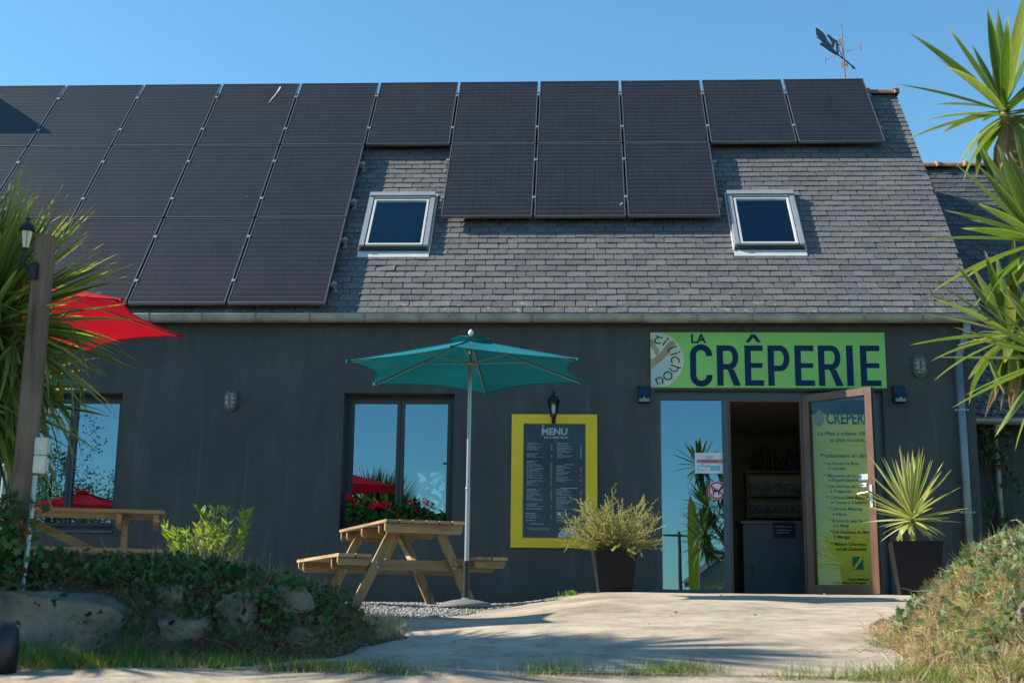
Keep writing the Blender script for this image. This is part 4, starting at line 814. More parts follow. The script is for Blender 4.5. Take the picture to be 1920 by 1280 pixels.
for path, w in [([(100, 118), (170, 150), (255, 172)], 16), ([(165, 152), (105, 185), (82, 230), (100, 262), (145, 277), (200, 268)], 20), ([(325, 205), (240, 318)], 20), ([(520, 328), (342, 408), (352, 440), (382, 465)], 18), ([(538, 470), (390, 508)], 20),
    ([(558, 668), (570, 615), (535, 565), (470, 550), (420, 580), (408, 630), (440, 665)], 18), ([(400, 708), (600, 772)], 20), ([(540, 765), (535, 810), (490, 842), (420, 825), (370, 770)], 17), ([(85, 990), (150, 1105)], 20), ([(105, 1000), (150, 958), (210, 965), (240, 1020), (228, 1070), (247, 1078)], 18)]:
    strip(b, [(qx(x), qz(y)) for x, y in path], w * .00068, yy); yy -= .0001
strip(b, [(qx(338) + .046 * math.cos(t * math.pi / 9), qz(925) + .044 * math.sin(t * math.pi / 9)) for t in range(18)], .013, yy, True)
for x, y, r in ((348, 182, 20), (577, 449, 18), (65, 1125, 9), (370, 245, 8)): b.add([(qx(x) + r * .00058 * math.cos(t), yy, qz(y) + r * .00058 * math.sin(t)) for t in [k * .785 for k in range(8)]], [tuple(range(8))])
b.build('logo_lettering', M['black_print'], sg)
for x, z in ((4.87, 2.29), (6.15, 2.29), (7.435, 2.29), (6.15, 2.78), (7.43, 2.79)):
    b = MB(); b.lathe([(.007, 0), (.007, .004), (0, .006)], (x, -.025, z), 8, axis=Vector((0, -1, 0))); b.build('screw', M['zinc_old'], sg)

# ---- menu board
mb = thing('menu_board', 'yellow framed board with dark LE MENU panel fixed to the wall', 'menu board')
b = MB(); b.box(3.285, 4.242, -.022, -.002, .482, 1.962); b.build('backing_board', M['yellow'], mb, bevel=.002)
b = MB(); b.box(3.42, 4.11, -.028, -.0225, .59, 1.853); b.build('menu_panel', M['menu'], mb)
text_mesh('MENU', .106, M['menu_txt'], mb, FT(3.618, 1.730, -.0295), 'title', .003, 1.0)
text_mesh('LE', .030, M['menu_txt'], mb, FT(3.622, 1.818, -.0295), 'title', .001, 1.0)
text_mesh('PÂTE À CRÊPES 100% BIO', .024, M['menu_txt'], mb, FT(3.648, 1.690, -.0295), 'title', .0008, 1.02)
b = MB(); q = random.Random(4)
def mrow(z, x0, w, x1, h=.0035, price=True):
    x = x0
    while x < x0 + w:
        d = q.uniform(.012, .04); b.box(x, min(x + d, x0 + w), -.0295, -.0284, z, z + h); x += d + .006
    if price: b.box(x1 - .018, x1, -.0295, -.0284, z, z + h)
def block(x0, x1, zt, n, head=True, pitch=.0123):
    z = zt
    if head: mrow(z, x0, q.uniform(.10, .14), x1, .006, False); z -= pitch * 1.1
    for i in range(n): mrow(z, x0, q.uniform(.05, .19), x1); z -= pitch
def MX(v): return 3.42 + (v - 115) / 612 * .69
def MZ(v): return 1.853 - (v - 82) / 1136 * 1.263
for x0, x1, yt_, n, hd_ in [(150, 400, 280, 6, 1), (150, 400, 388, 3, 1), (150, 400, 462, 15, 1), (150, 400, 655, 5, 0), (150, 400, 742, 10, 1), (148, 398, 886, 2, 1), (148, 398, 930, 2, 0), (146, 396, 980, 4, 1), (146, 396, 1052, 0, 1),
    (447, 692, 282, 13, 1), (442, 692, 508, 5, 1), (442, 692, 582, 2, 1), (442, 692, 625, 3, 1), (442, 692, 744, 5, 1), (442, 692, 822, 4, 1), (442, 692, 882, 5, 1), (442, 692, 968, 3, 1), (442, 692, 1015, 2, 1), (442, 692, 1050, 1, 1)]:
    block(MX(x0), MX(x1), MZ(yt_), n, bool(hd_))
for x, y, w in ((530, 495, .10), (480, 731, .20), (195, 1085, .14)): b.box(MX(x), MX(x) + w, -.0295, -.0284, MZ(y), MZ(y) + .006)
for i in range(14): b.box(MX(180) + i * .0165, MX(180) + i * .0165 + .008, -.0295, -.0284, MZ(1142), MZ(1142) + .008)
b.box(MX(150), MX(385), -.0295, -.0284, MZ(1128), MZ(1128) + .0025)
b.build('menu_print', M['menu_txt'], mb, kind='stuff')
b = MB(); cx_, cz_ = MX(560), .593; b.add([(cx_ + .112 * math.cos(R(t)), -.0296, cz_ + .112 * math.sin(R(t))) for t in range(0, 181, 12)], [tuple(range(16))]); b.build('logo_half_disc', M['logo_blue'], mb)
b = MB(); b.add([(cx_ - .02, -.0302, cz_), (cx_ + .02, -.0302, cz_), (cx_ + .03, -.0302, cz_ + .035), (cx_, -.0302, cz_ + .05), (cx_ - .03, -.0302, cz_ + .035)], [(0, 1, 2, 3, 4)]); b.build('logo_mark', M['logo_tan'], mb)
for t in (22, 48, 74, 100, 126, 152):
    b = MB(); b.box(-.003, .003, -.0302, -.0297, .068, .098, Matrix.Translation((cx_, 0, cz_)) @ Matrix.Rotation(R(90 - t), 4, 'Y')); b.build('logo_letter_stroke', M['black_print'], mb)
for x in (3.33, 4.20):
    for z in (.52, 1.925): b = MB(); b.lathe([(.006, 0), (.006, .003), (0, .004)], (x, -.022, z), 8, axis=Vector((0, -1, 0))); b.build('screw', M['zinc_old'], mb)

# ---- wall lantern over the menu board
def lantern(name, label, loc, s=1.0, glass='lamp_glass', cat='lantern', down=True, rz=0):
    t = thing(name, label, cat, loc, rz)
    b = MB(); b.lathe([(.075 * s, 0), (.070 * s, .012 * s), (.055 * s, .045 * s), (.03 * s, .07 * s), (.012 * s, .082 * s), (.012 * s, .095 * s), (.02 * s, .105 * s), (.008 * s, .12 * s), (.004 * s, .15 * s)], (0, 0, .16 * s), 6); b.build('roof_cap', M['blackm'], t, smooth=False)
    b = MB(); b.lathe([(.030 * s, 0), (.055 * s, .155 * s)], (0, 0, 0), 6); b.build('glass_shade', M[glass], t)
    b = MB()
    for k in range(6):
        a = k * math.pi / 3; b.tube([(.031 * s * math.cos(a), .031 * s * math.sin(a), 0), (.057 * s * math.cos(a), .057 * s * math.sin(a), .158 * s)], .0032 * s, 5)
    b.lathe([(.034 * s, -.006 * s), (.034 * s, .006 * s)], (0, 0, 0), 6); b.lathe([(.060 * s, .15 * s), (.066 * s, .165 * s)], (0, 0, 0), 6); b.build('cage', M['blackm'], t)
    b = MB(); b.lathe([(.0, .03 * s), (.012 * s, .04 * s), (.026 * s, .08 * s), (.026 * s, .11 * s), (.012 * s, .14 * s)], (0, 0, 0), 12); b.build('bulb', M['bulb'], t, smooth=True)
    return t
ln = lantern('wall_lantern', 'black hexagonal coach lantern above the yellow menu board', (3.755, -.135, 1.915), 1.02)
b = MB(); b.tube([(0, 0, -.006), (0, 0, -.02), (.0, .02, -.035), (.0, .07, -.04), (0, .10, -.02), (0, .115, .02)], [.012, .009, .008, .008, .009, .010], 8); b.lathe([(.03, 0), (.012, .012), (.008, .02)], (0, 0, -.034), 8); b.build('arm', M['blackm'], ln, smooth=True)
b = MB(); b.box(-.028, .028, .108, .132, -.07, .07); b.build('wall_plate', M['blackm'], ln, bevel=.006)
# ---- bulkhead lights
def bulkhead(label, loc):
    t = thing('bulkhead_light', label, 'wall light', loc, 0, 'oval caged bulkhead lights on the facade')
    def oval(w, h, n=28):
        r = w; return [(r * math.cos(2 * math.pi * i / n), (h - w) * (1 if math.sin(2 * math.pi * i / n) > 0 else -1) + r * math.sin(2 * math.pi * i / n)) for i in range(n)]
    def ring(b, w, h, y0_, y1_, w2=None, h2=None):
        A_ = oval(w, h); B_ = oval(w2 or w, h2 or h); n = len(A_); b.add([(x, y0_, z) for x, z in A_] + [(x, y1_, z) for x, z in B_], [(i, (i + 1) % n, n + (i + 1) % n, n + i) for i in range(n)] + [tuple(n + i for i in range(n))])
    b = MB(); ring(b, .078, .125, -.001, -.035); b.build('base', M['bulk_metal'], t, smooth=False)
    b = MB(); 
    for (w, h, y_), (w2, h2, y2) in zip([(.062, .108, -.0355), (.060, .104, -.055), (.050, .092, -.080), (.03, .07, -.094)], [(.060, .104, -.055), (.050, .092, -.080), (.03, .07, -.094), (.01, .045, -.098)]): 
        A_ = oval(w, h); B_ = oval(w2, h2); n = len(A_); b.add([(x, y_, z) for x, z in A_] + [(x, y2, z) for x, z in B_], [(i, (i + 1) % n, n + (i + 1) % n, n + i) for i in range(n)])
    b.build('glass_dome', M['bulk_glass'], t, smooth=True)
    b = MB(); A_ = oval(.068, .114); b.tube([(x, -.045, z) for x, z in A_] + [(A_[0][0], -.045, A_[0][1])], .005, 6)
    b.tube([(0, -.045, .114), (0, -.088, .09), (0, -.103, .04), (0, -.103, -.04), (0, -.088, -.09), (0, -.045, -.114)], .0035, 6)
    for z in (-.052, 0, .052): b.tube([(-.068, -.045, z), (-.05, -.088, z), (0, -.103, z), (.05, -.088, z), (.068, -.045, z)], .0035, 6)
    for sx_ in (-1, 1):
        for z in (-.055, .055): b.tube([(sx_ * .066, -.02, z), (sx_ * .095, -.02, z)], .006, 6)
    b.build('guard', M['bulk_metal'], t, smooth=False)
bulkhead('oval caged bulkhead light on bare wall between the two windows', (.085, 0, 2.10))
bulkhead('oval caged bulkhead light between the green sign and the downpipe', (7.83, 0, 2.515))
# ---- solar floodlights
def flood(label, loc):
    t = thing('solar_floodlight', label, 'wall light', loc, 0, 'small solar floodlights either side of the sign')
    b = MB(); b.prism([(0, -.095), (-.105, -.095), (-.112, -.055), (-.05, .085), (0, .105)], Matrix.Translation((-.068, 0, 0)) @ Matrix.Rotation(R(90), 4, 'Z') @ Matrix.Identity(4), -.136); b.build('housing', M['black'], t, bevel=.006)
    b = MB(); b.box(-.055, .055, -.0, .002, -.055, .055, Matrix.Translation((0, -.085, .02)) @ Matrix.Rotation(R(-24), 4, 'X')); b.build('solar_cell', M['pv_cell_blue'], t)
    b = MB(); b.box(-.056, .056, -.114, -.110, -.088, -.052); b.build('lamp_lens', M['bulk_glass'], t)
    b = MB(); b.lathe([(.008, 0), (.006, .006), (0, .009)], (0, -.113, -.043), 10, axis=Vector((0, -1, 0))); b.build('motion_sensor', M['white'], t)
    for x in (-.025, .028): b = MB(); b.lathe([(.005, 0), (.004, .004), (0, .005)], (x, -.052, .088), 8, axis=Vector((0, -1, .3))); b.build('screw', M['alu'], t)
flood('small solar floodlight left of the green sign by the door', (4.765, -.001, 2.185))
flood('small solar floodlight at the lower right corner of the green sign', (7.585, -.001, 2.195))

# ------------------------------------------------------------------ solar panels
PW, PH, PGX, PGY, HP = 1.134, 1.722, .0276, .0296, .15
fm = MB(); fw = .013
fm.box(0, fw, 0, PH, -.035, 0); fm.box(PW - fw, PW, 0, PH, -.035, 0); fm.box(fw, PW - fw, 0, fw, -.035, 0); fm.box(fw, PW - fw, PH - fw, PH, -.035, 0)
pv_rows = [(0, range(-6, 7)), (1, list(range(-6, 1)) + [2, 3, 4]), (2, range(-6, 1))]
pm = {}
RN = ['top', 'middle', 'bottom']
names_r = {0: {6: 'solar panel at the right end of the top row beneath the weathervane', 5: 'second solar panel from the right end of the top row', 4: 'third solar panel from the right end of the top row', 1: 'top row solar panel directly above the left skylight'}}
for r, cols in pv_rows:
    for c in cols:
        if r == 0: lb = names_r[0].get(c) or 'top row solar panel, %s from the left edge of the roof in view' % ['first', 'second', 'third', 'fourth', 'fifth', 'sixth', 'seventh', 'eighth', 'ninth', 'tenth', 'eleventh'][c + 6]
        elif r == 1: lb = {2: 'left of the three solar panels hanging between the skylights', 3: 'middle of the three solar panels hanging between the skylights', 4: 'right of the three solar panels hanging between the skylights', 0: 'middle row solar panel beside the left skylight'}.get(c) or 'middle row solar panel, %s left of the one beside the skylight' % ['next', 'second', 'third', 'fourth', 'fifth', 'sixth'][-c - 1]
        else: lb = {0: 'solar panel at the right end of the bottom row above the gutter'}.get(c) or 'bottom row solar panel, %s left of the row end above the gutter' % ['first', 'second', 'third', 'fourth', 'fifth', 'sixth'][-c - 1]
        t = thing('solar_module', lb, 'solar panel', group='black solar panels on the slate roof')
        t.matrix_world = RT(c * (PW + PGX), (2 - r) * (PH + PGY), HP + rnd.uniform(-.002, .002))
        if not pm:
            pm['f'] = fm.build('panel_frame', M['pv_frame'], t, bevel=.0012).data
            o = fast('laminate', [(fw, fw, -.004), (PW - fw, fw, -.004), (PW - fw, PH - fw, -.004), (fw, PH - fw, -.004), (fw, fw, -.009), (PW - fw, fw, -.009), (PW - fw, PH - fw, -.009), (fw, PH - fw, -.009)], [(0, 1, 2, 3), (7, 6, 5, 4), (0, 4, 5, 1), (2, 6, 7, 3)], M['pv'], t, uv=[(0, 0), (1, 0), (1, 1), (0, 1)] * 2)
            pm['l'] = o.data
            b = MB(); b.box(-PGX - .008, .008, -.022, .022, -.001, .007); b.box(-PGX + .004, -.004, -.022, .022, -.06, -.001); pm['c'] = b
        else:
            for nm, k in (('panel_frame', 'f'), ('laminate', 'l')):
                o = bpy.data.objects.new(nm, pm[k]); COL.objects.link(o); o.parent = t
        for v in (.42, 1.32):
            if isinstance(pm['c'], MB): o = pm['c'].build('clamp', M['alu'], t); pm['c'] = o.data
            else: o = bpy.data.objects.new('clamp', pm['c']); COL.objects.link(o); o.parent = t
            o.location = (0, v, 0)
# mounting rails poke out at the ends of the rows
for r, u0, u1 in [(0, -7, 7 * (PW + PGX) - PGX + .05), (1, -7, PW + .07), (1, 2 * (PW + PGX) - .05, 5 * (PW + PGX) - PGX + .06), (2, -7, PW + .07)]:
    for v in (.42, 1.32):
        vv = (2 - r) * (PH + PGY) + v; b = MB(); T = RT(0, vv, 0); b.box(u0, u1, -.02, .02, .07, .112, T); b.build('mounting_rail', M['alu'], bld)
        for ue in (u1 - .03, u0 + .02) if u0 > 0 else (u1 - .03,):
            b = MB(); b.box(ue - .012, ue + .018, -.03, .03, .012, .07, T); b.box(ue - .035, ue + .03, -.055, -.015, .008, .02, T); b.tube([T @ Vector((ue, 0, .07)), T @ Vector((ue, 0, .135))], .007, 6); b.build('roof_hook', M['alu'], bld)
# streak left by a bird on the panel under the eave of the sky
dr = thing('bird_dropping', 'white bird dropping streak near the top of a top row solar panel', 'dropping')
b = MB(); T = RT(-.36, 4.72, HP + .0015); b.add([T @ Vector(p) for p in [(.062, .30, 0), (.072, .37, 0), (.062, .42, 0), (.050, .39, 0), (.042, .28, 0), (.026, .18, 0), (-.012, .02, 0), (-.03, -.10, 0), (-.002, .02, 0), (.036, .17, 0)]], [(0, 1, 2, 3), (0, 3, 4, 9), (4, 5, 8, 9), (5, 6, 7, 8)]); b.build('streak', M['dropping'], dr)

# assumed stack added out of view at left to shade the first panels
ch = thing('assumed_chimney', 'assumed dark rendered stack added beyond the left edge to shade the panels', 'assumed_chimney')
CXc, CYc = -5.95, ridge.y - .35
b = MB(); b.box(CXc - .5, CXc + .55, CYc - .35, CYc + .45, ridge.z - 1.0, ridge.z + .55); b.build('stack', M['wall'], ch, bevel=.01)
b = MB(); b.box(CXc - .56, CXc + .61, CYc - .41, CYc + .51, ridge.z + .551, ridge.z + .63); b.build('cap', M['base_conc'], ch, bevel=.01)
b = MB(); b.lathe([(.14, 0), (.12, .3), (.13, .32)], (CXc, CYc, ridge.z + .631), 14); b.build('pot', M['terracotta'], ch, smooth=False)

# ------------------------------------------------------------------ weathervane
wv = thing('weathervane', 'rusty iron weathervane with feathered arrow on the roof ridge', 'weathervane')
mx_, my_ = 7.858, ridge.y
b = MB(); b.tube([(mx_, my_, ridge.z + .02), (mx_ - .012, my_, ridge.z + .70)], .009, 8); b.tube([(mx_ - .012, my_, ridge.z + .70), (mx_ - .024, my_, 8.16)], .006, 8); b.build('mast', M['rust'], wv)
tipz = 7.615; sdir = Vector((.68, .88, 0)); tip = Vector((8.085, my_ + .36, tipz))
def vpt(X, Y, off=0.0):      # traced outline of the tail feathers, in the plane of the arrow
    px = 1400 + X / 6.4; py = Y / 6.4; s_ = (px - 1607) / 66.0; t_ = ((121.5 + 51 * s_) - py) / 123.0
    return tip + sdir * s_ + Vector((0, 0, t_ + .0)) + Vector((.87, -.5, 0)) * off
def vpoly(pts, nm, th=.004):
    b = MB(); n = len(pts); vs = [vpt(x, y, -th / 2) for x, y in pts] + [vpt(x, y, th / 2) for x, y in pts]
    b.add(vs, [tuple(range(n)), tuple(reversed(range(n, 2 * n)))] + [(i, (i + 1) % n, n + (i + 1) % n, n + i) for i in range(n)]); return b.build(nm, M['iron'], wv)
vpoly([(865, 262), (905, 285), (955, 330), (980, 370), (1000, 420), (1040, 470), (1052, 462), (1035, 420), (1000, 370), (995, 338), (1035, 365), (1070, 400), (1105, 420), (1082, 465), (1072, 512), (1010, 495), (940, 440), (868, 345)], 'tail_feather')
vpoly([(872, 370), (935, 412), (960, 440), (950, 438), (880, 388)], 'tail_feather'); vpoly([(905, 455), (925, 437), (1000, 480), (1060, 515), (1110, 570), (1125, 600), (1095, 600), (1010, 545)], 'tail_feather')
vpoly([(1098, 430), (1110, 420), (1128, 590), (1110, 575), (1095, 510)], 'tail_feather')
b = MB(); b.tube([vpt(905, 458), vpt(1130, 605), vpt(1310, 762)], .010, 6); b.tube([vpt(1112, 420), vpt(1135, 540), vpt(1170, 620), vpt(1215, 680)], .006, 6); b.build('arrow_shaft', M['iron'], wv)
vpoly([(1280, 770), (1292, 730), (1335, 782)], 'arrow_head', .008)
for dx, dy, z in ((.205, -.12, 7.70), (-.205, .12, 7.70), (-.10, -.20, 7.70), (.10, .20, 7.70)):
    b = MB(); b.tube([(mx_ - .02, my_, z), (mx_ - .02 + dx, my_ + dy * 1.9, z)], .005, 6); b.build('direction_arm', M['rust'], wv)
for ch_, dx, dy in (('E', .205, -.228), ('O', -.205, .228), ('S', -.10, -.38), ('N', .10, .38)):
    text_mesh(ch_, .125, M['rust'], wv, Matrix.Translation((mx_ - .02 + dx, my_ + dy, 7.70)) @ Matrix.Rotation(R(78) if abs(dx) > .15 else R(-25), 4, 'Z') @ Matrix.Rotation(R(90), 4, 'X') @ Matrix.Translation((-.045, -.045, 0)), 'compass_letter', .004, depth=.003)

# ------------------------------------------------------------------ the lower building on the right
nb = thing('annex_building', 'lower slate roofed annex in shade, adjoining on the right', 'building')
e0 = Vector((0, .957, 2.06)); e1 = Vector((0, 4.157, 6.33)); dn_ = (e1 - e0).normalized(); LN = (e1 - e0).length
RM2 = Matrix(((1, 0, 0), (0, dn_.y, -dn_.z), (0, dn_.z, dn_.y))).to_4x4()
def RT2(u, v, h=0): return Matrix.Translation(Vector((u, e0.y, e0.z)) + Vector((0, dn_.y, dn_.z)) * v + Vector((0, -dn_.z, dn_.y)) * h) @ RM2
b = MB(); b.add([(8.43, 1.15, -.7), (14, 1.15, -.7), (14, 1.15, 2.2), (8.43, 1.15, 2.2)], [(0, 1, 2, 3)]); b.add([(14, 1.15, -.7), (14, 7.2, -.7), (14, 7.2, 2.2), (14, 4.157, 6.2), (14, 1.15, 2.2)], [(0, 1, 2, 3, 4)]); b.build('wall', M['wall'], nb)
T = RT2(0, 0, 0); b = MB(); b.box(8.43, 14.1, -.02, LN, -.07, -.02, T); b.add([(8.43, 4.157, 6.25), (14.1, 4.157, 6.25), (14.1, 7.4, 2.0), (8.43, 7.4, 2.0)], [(0, 1, 2, 3)]); nroof = b.build('roof', M['felt'], nb)
make_slates(lambda u, v: RT2(u, v), 8.57, 14.1, -.03, LN, 240, nroof, M['slate2'], [(8.99, 9.21, LN - .62, LN - .50)], 11, lambda u, v: u < 9.9 and v < 9)
u = 8.57
while u < 13.9: ridge_tile(u, .42, nroof, 4.157, 6.30, 0); u += .405
b = MB(); b.box(8.99, 9.21, LN - .62, LN - .50, -.018, .004, RT2(0, 0, 0)); b.build('roof_vent', M['black'], nroof)
half_gutter('gutter', 8.44, 14.1, .86, 2.06, .07, nb, M['zinc_old'])
b = MB(); b.tube([(8.93, .86, 2.0), (8.95, 1.06, 1.8), (8.97, 1.08, 1.5), (8.98, 1.08, -.1)], .036, 12); b.build('downpipe', M['zinc_old'], nb, smooth=True)

# ------------------------------------------------------------------ leaves
def blade(n=7, w=1.0, fold=.28, bend=0.0, kink=None, tipw=.0, twist=0.0, prof=None):
    """sword leaf of unit length along +z, bending to +x; three points across"""
    V, UV, F = [], [], []; x = z = 0.0; ang = 0.0; prev = 0
    for i in range(n + 1):
        t = i / n
        if i:
            a = bend * t * 1.5
            if kink and t > kink[0]: a += kink[1] * min(1, (t - kink[0]) / .12)
            x += math.sin(a) / n; z += math.cos(a) / n
        ww = (prof(t) if prof else ((.55 + .45 * math.sin(min(1, t / .45) * math.pi / 2)) if t < .45 else max(tipw, (1 - ((t - .45) / .55) ** 1.7)))) * w / 2
        tw = twist * t; cx_, sx_ = math.cos(tw), math.sin(tw)
        a_ = bend * t * 1.5 + (kink[1] * min(1, max(0, (t - kink[0]) / .12)) if kink else 0)
        nx_, nz_ = math.cos(a_), -math.sin(a_)
        f = fold * ww * .10
        for sgn in (-1, 0, 1):
            yy = sgn * ww * cx_; d = (f if sgn else -f) * .6 * -1 + sgn * ww * sx_ * .08
            V.append((x + nx_ * d * .6, yy, z + nz_ * d * .6)); UV.append((.5 + .5 * sgn, t))
    for i in range(n):
        o = i * 3
        for k in (0, 1): F.append((o + k, o + k + 1, o + k + 4, o + k + 3))
    return np.array(V), np.array(F), np.array(UV)
def leaf_mesh(name, spec, m):
    V, F, UV = spec; o = fast(name, V, F, m, uv=UV, smooth=True); me = o.data; bpy.data.objects.remove(o); return me
def frame_for(d, droop=Vector((0, 0, -1)), roll=0.0):
    d = Vector(d).normalized(); x = droop - d * droop.dot(d)
    if x.length < .08: x = Vector((math.cos(roll * 7), math.sin(roll * 7), 0)); x -= d * x.dot(d)
    x.normalize(); y = d.cross(x); m = Matrix((x, y, d)).transposed().to_4x4(); return m @ Matrix.Rotation(roll, 4, 'Z')
def put_leaf(me, base, d, L, wid, parent, name='leaf', roll=0.0):
    o = bpy.data.objects.new(name, me); COL.objects.link(o); o.parent = parent
    o.matrix_local = Matrix.Translation(base) @ frame_for(d, roll=roll) @ Matrix.Diagonal((L, wid, L, 1)); return o
def sph(az, el): return Vector((math.cos(el) * math.cos(az), math.cos(el) * math.sin(az), math.sin(el)))

YV = [leaf_mesh('leaf', blade(7, 1, .5, bnd, kk), M['yucca']) for bnd, kk in ((.0, None), (.12, None), (.25, None), (.45, None), (.7, None), (.15, (.45, 1.1)), (.3, (.55, 1.5)))]
YDEAD = [leaf_mesh('dead_leaf', blade(6, 1, .8, .3, (.3, .5)), M['yucca_dead']), leaf_mesh('dead_leaf', blade(6, 1, .9, .15), M['yucca_dead'])]
def yucca_head(parent, c, axis, n, L, wid, q, lo=-35, dead=6):
    axis = Vector(axis).normalized(); QT = axis.to_track_quat('Z', 'Y')
    for i in range(n):
        t = (i + .5) / n; el = R(84 - (84 - lo) * t ** .85 + q.uniform(-6, 6)); az = i * 2.39996 + q.uniform(-.25, .25)
        d = QT @ sph(az, el); base = Vector(c) + (QT @ Vector((math.cos(az) * .018, math.sin(az) * .018, .05 - .14 * t)))
        k = 0 if t < .25 else (1 if t < .45 else (2 if t < .62 else q.choice([2, 3, 3, 4, 5])))
        if t > .82: k = q.choice([3, 4, 5, 6])
        put_leaf(YV[k], base, d, L * (.72 + .36 * math.sin(math.pi * min(1, t * 1.15 + .12))) * q.uniform(.86, 1.1), wid * q.uniform(.8, 1.15), parent, roll=q.uniform(-.25, .25))
    for i in range(dead):
        az = q.uniform(0, 6.28); el = R(q.uniform(-80, -45)); d = QT @ sph(az, el)
        put_leaf(q.choice(YDEAD), Vector(c) + (QT @ Vector((math.cos(az) * .03, math.sin(az) * .03, -.10 - .05 * i / max(1, dead)))), d, L * q.uniform(.45, .85), wid * q.uniform(.4, .7), parent, 'dead_leaf', q.uniform(-.5, .5))

q = random.Random(21)
yt_ = thing('yucca_tree', 'tall multi-stemmed yucca with long green sword leaves at the right edge', 'tree')
base_y = Vector((6.78, -8.05, .28))
heads = [((6.175, -8.05, 2.33), (-.10, 0, 1), 38, .52, .060, -38), ((6.28, -8.10, 1.62), (-.30, -.05, 1), 56, .51, .058, -55), ((6.20, -7.85, 1.20), (-.25, -.1, 1), 54, .45, .052, -66), ((6.24, -8.30, .98), (-.6, -.1, .7), 54, .45, .050, -78),
         ((6.60, -8.2, 1.9), (-.1, .1, 1), 30, .50, .050, -55), ((6.66, -8.35, 1.42), (.15, -.15, 1), 22, .46, .050, -45)]
tk = MB(); cols_ = []
for (c, ax, n, L, wd, lo) in heads:
    c = Vector(c); ax = Vector(ax).normalized(); mid = base_y.lerp(c, .5) + Vector((.06 if c.z > 1.8 else .1, 0, .05))
    if c.z > 2.2: pts = [base_y, Vector((6.66, -8.05, .8)), Vector((6.42, -8.05, 1.3)), Vector((6.27, -8.05, 1.72)), Vector((6.215, -8.05, 2.0)), c - ax * .10, c]
    else: pts = [base_y + Vector((0, 0, .2)), mid, c - ax * .35, c - ax * .12, c]
    P2, rs = [], []
    for i in range(len(pts) - 1):
        for k in range(14): P2.append(pts[i].lerp(pts[i + 1], k / 14))
    P2.append(pts[-1])
    for i in range(len(P2)): t = i / len(P2); rs.append((.034 - .008 * t) * (1.0 + .10 * math.sin(i * 2.4) + .06 * math.sin(i * 5.1)))
    tk.tube(P2, rs, 10)
tk.build('trunk', M['bark'], yt_, smooth=False)
for (c, ax, n, L, wd, lo) in heads: yucca_head(yt_, c, ax, n, L, wd, q, lo, 11)

# variegated yucca in its pot, front right of the door
def tapered_pot(parent, w0, w1, h):
    b = MB(); a, c = w0 / 2, w1 / 2; t = .02
    vs = [(-a, -a, 0), (a, -a, 0), (a, a, 0), (-a, a, 0), (-c, -c, h), (c, -c, h), (c, c, h), (-c, c, h), (-c + t, -c + t, h), (c - t, -c + t, h), (c - t, c - t, h), (-c + t, c - t, h), (-c + t, -c + t, h - .09), (c - t, -c + t, h - .09), (c - t, c - t, h - .09), (-c + t, c - t, h - .09)]
    f = [(3, 2, 1, 0)] + [(i, (i + 1) % 4, 4 + (i + 1) % 4, 4 + i) for i in range(4)] + [(4 + i, 4 + (i + 1) % 4, 8 + (i + 1) % 4, 8 + i) for i in range(4)] + [(8 + i, 8 + (i + 1) % 4, 12 + (i + 1) % 4, 12 + i) for i in range(4)]
    b.add(vs, f); b.build('pot', M['pot'], parent, bevel=.003)
    b = MB(); b.box(-c + t, c - t, -c + t, c - t, h - .10, h - .088); b.build('soil', M['soil'], parent)
py_ = thing('potted_yucca', 'spiky variegated yucca in a tall dark planter right of the door', 'potted plant', (7.27, -1.62, -.03), R(-8)); tapered_pot(py_, .33, .47, .52)
b = MB(); b.tube([(0, 0, .42), (-.01, 0, .60), (-.02, 0, .72)], [.026, .024, .02], 8); b.build('stem', M['bark'], py_)
PV_ = [leaf_mesh('leaf', blade(6, 1, .6, bnd, kk), M['yucca_pot']) for bnd, kk in ((.0, None), (.08, None), (.2, None), (.12, (.6, 1.6)))]
q = random.Random(5)
for i in range(72):
    t = (i + .5) / 72; el = R(86 - 118 * t ** 1.05 + q.uniform(-7, 7)); az = i * 2.39996 + q.uniform(-.3, .3)
    L = .57 * (.82 + .30 * math.sin(math.pi * min(1, t + .2))) * q.uniform(.85, 1.08) * (.72 if t > .82 else 1)
    put_leaf(PV_[0 if t < .4 else (1 if t < .8 else (3 if q.random() < .12 else 2))], Vector((-.02 + .012 * math.cos(az), .012 * math.sin(az), .84 - .15 * t)), sph(az, el), L, .034 * q.uniform(.95, 1.45), py_, roll=q.uniform(-.3, .3))

# ---- left: cordyline palm behind the grey post
q = random.Random(33)
pl = thing('cordyline_palm', 'bushy palm-like cordyline with dense narrow leaves at the left edge', 'palm tree')
GL = [leaf_mesh('leaf', blade(7, 1, .45, bnd, kk, twist=tw), M['palm']) for bnd, kk, tw in ((.05, None, 0), (.2, None, .3), (.4, None, -.3), (.65, None, .2), (.9, None, 0), (.3, (.6, .9), 0))]
pb = Vector((.58, -7.6, -.1)); pc = [Vector((.76, -7.60, 1.30)), Vector((.72, -7.52, .92)), Vector((.50, -7.68, 1.40))]
b = MB(); b.tube([pb, Vector((.66, -7.62, .6)), pc[0]], [.08, .06, .05], 10); b.tube([pb, Vector((.66, -7.55, .4)), pc[1]], [.06, .05, .04], 10); b.tube([pb, Vector((.55, -7.65, .6)), pc[2]], [.07, .055, .045], 10); b.build('trunk', M['bark'], pl)
allL = []
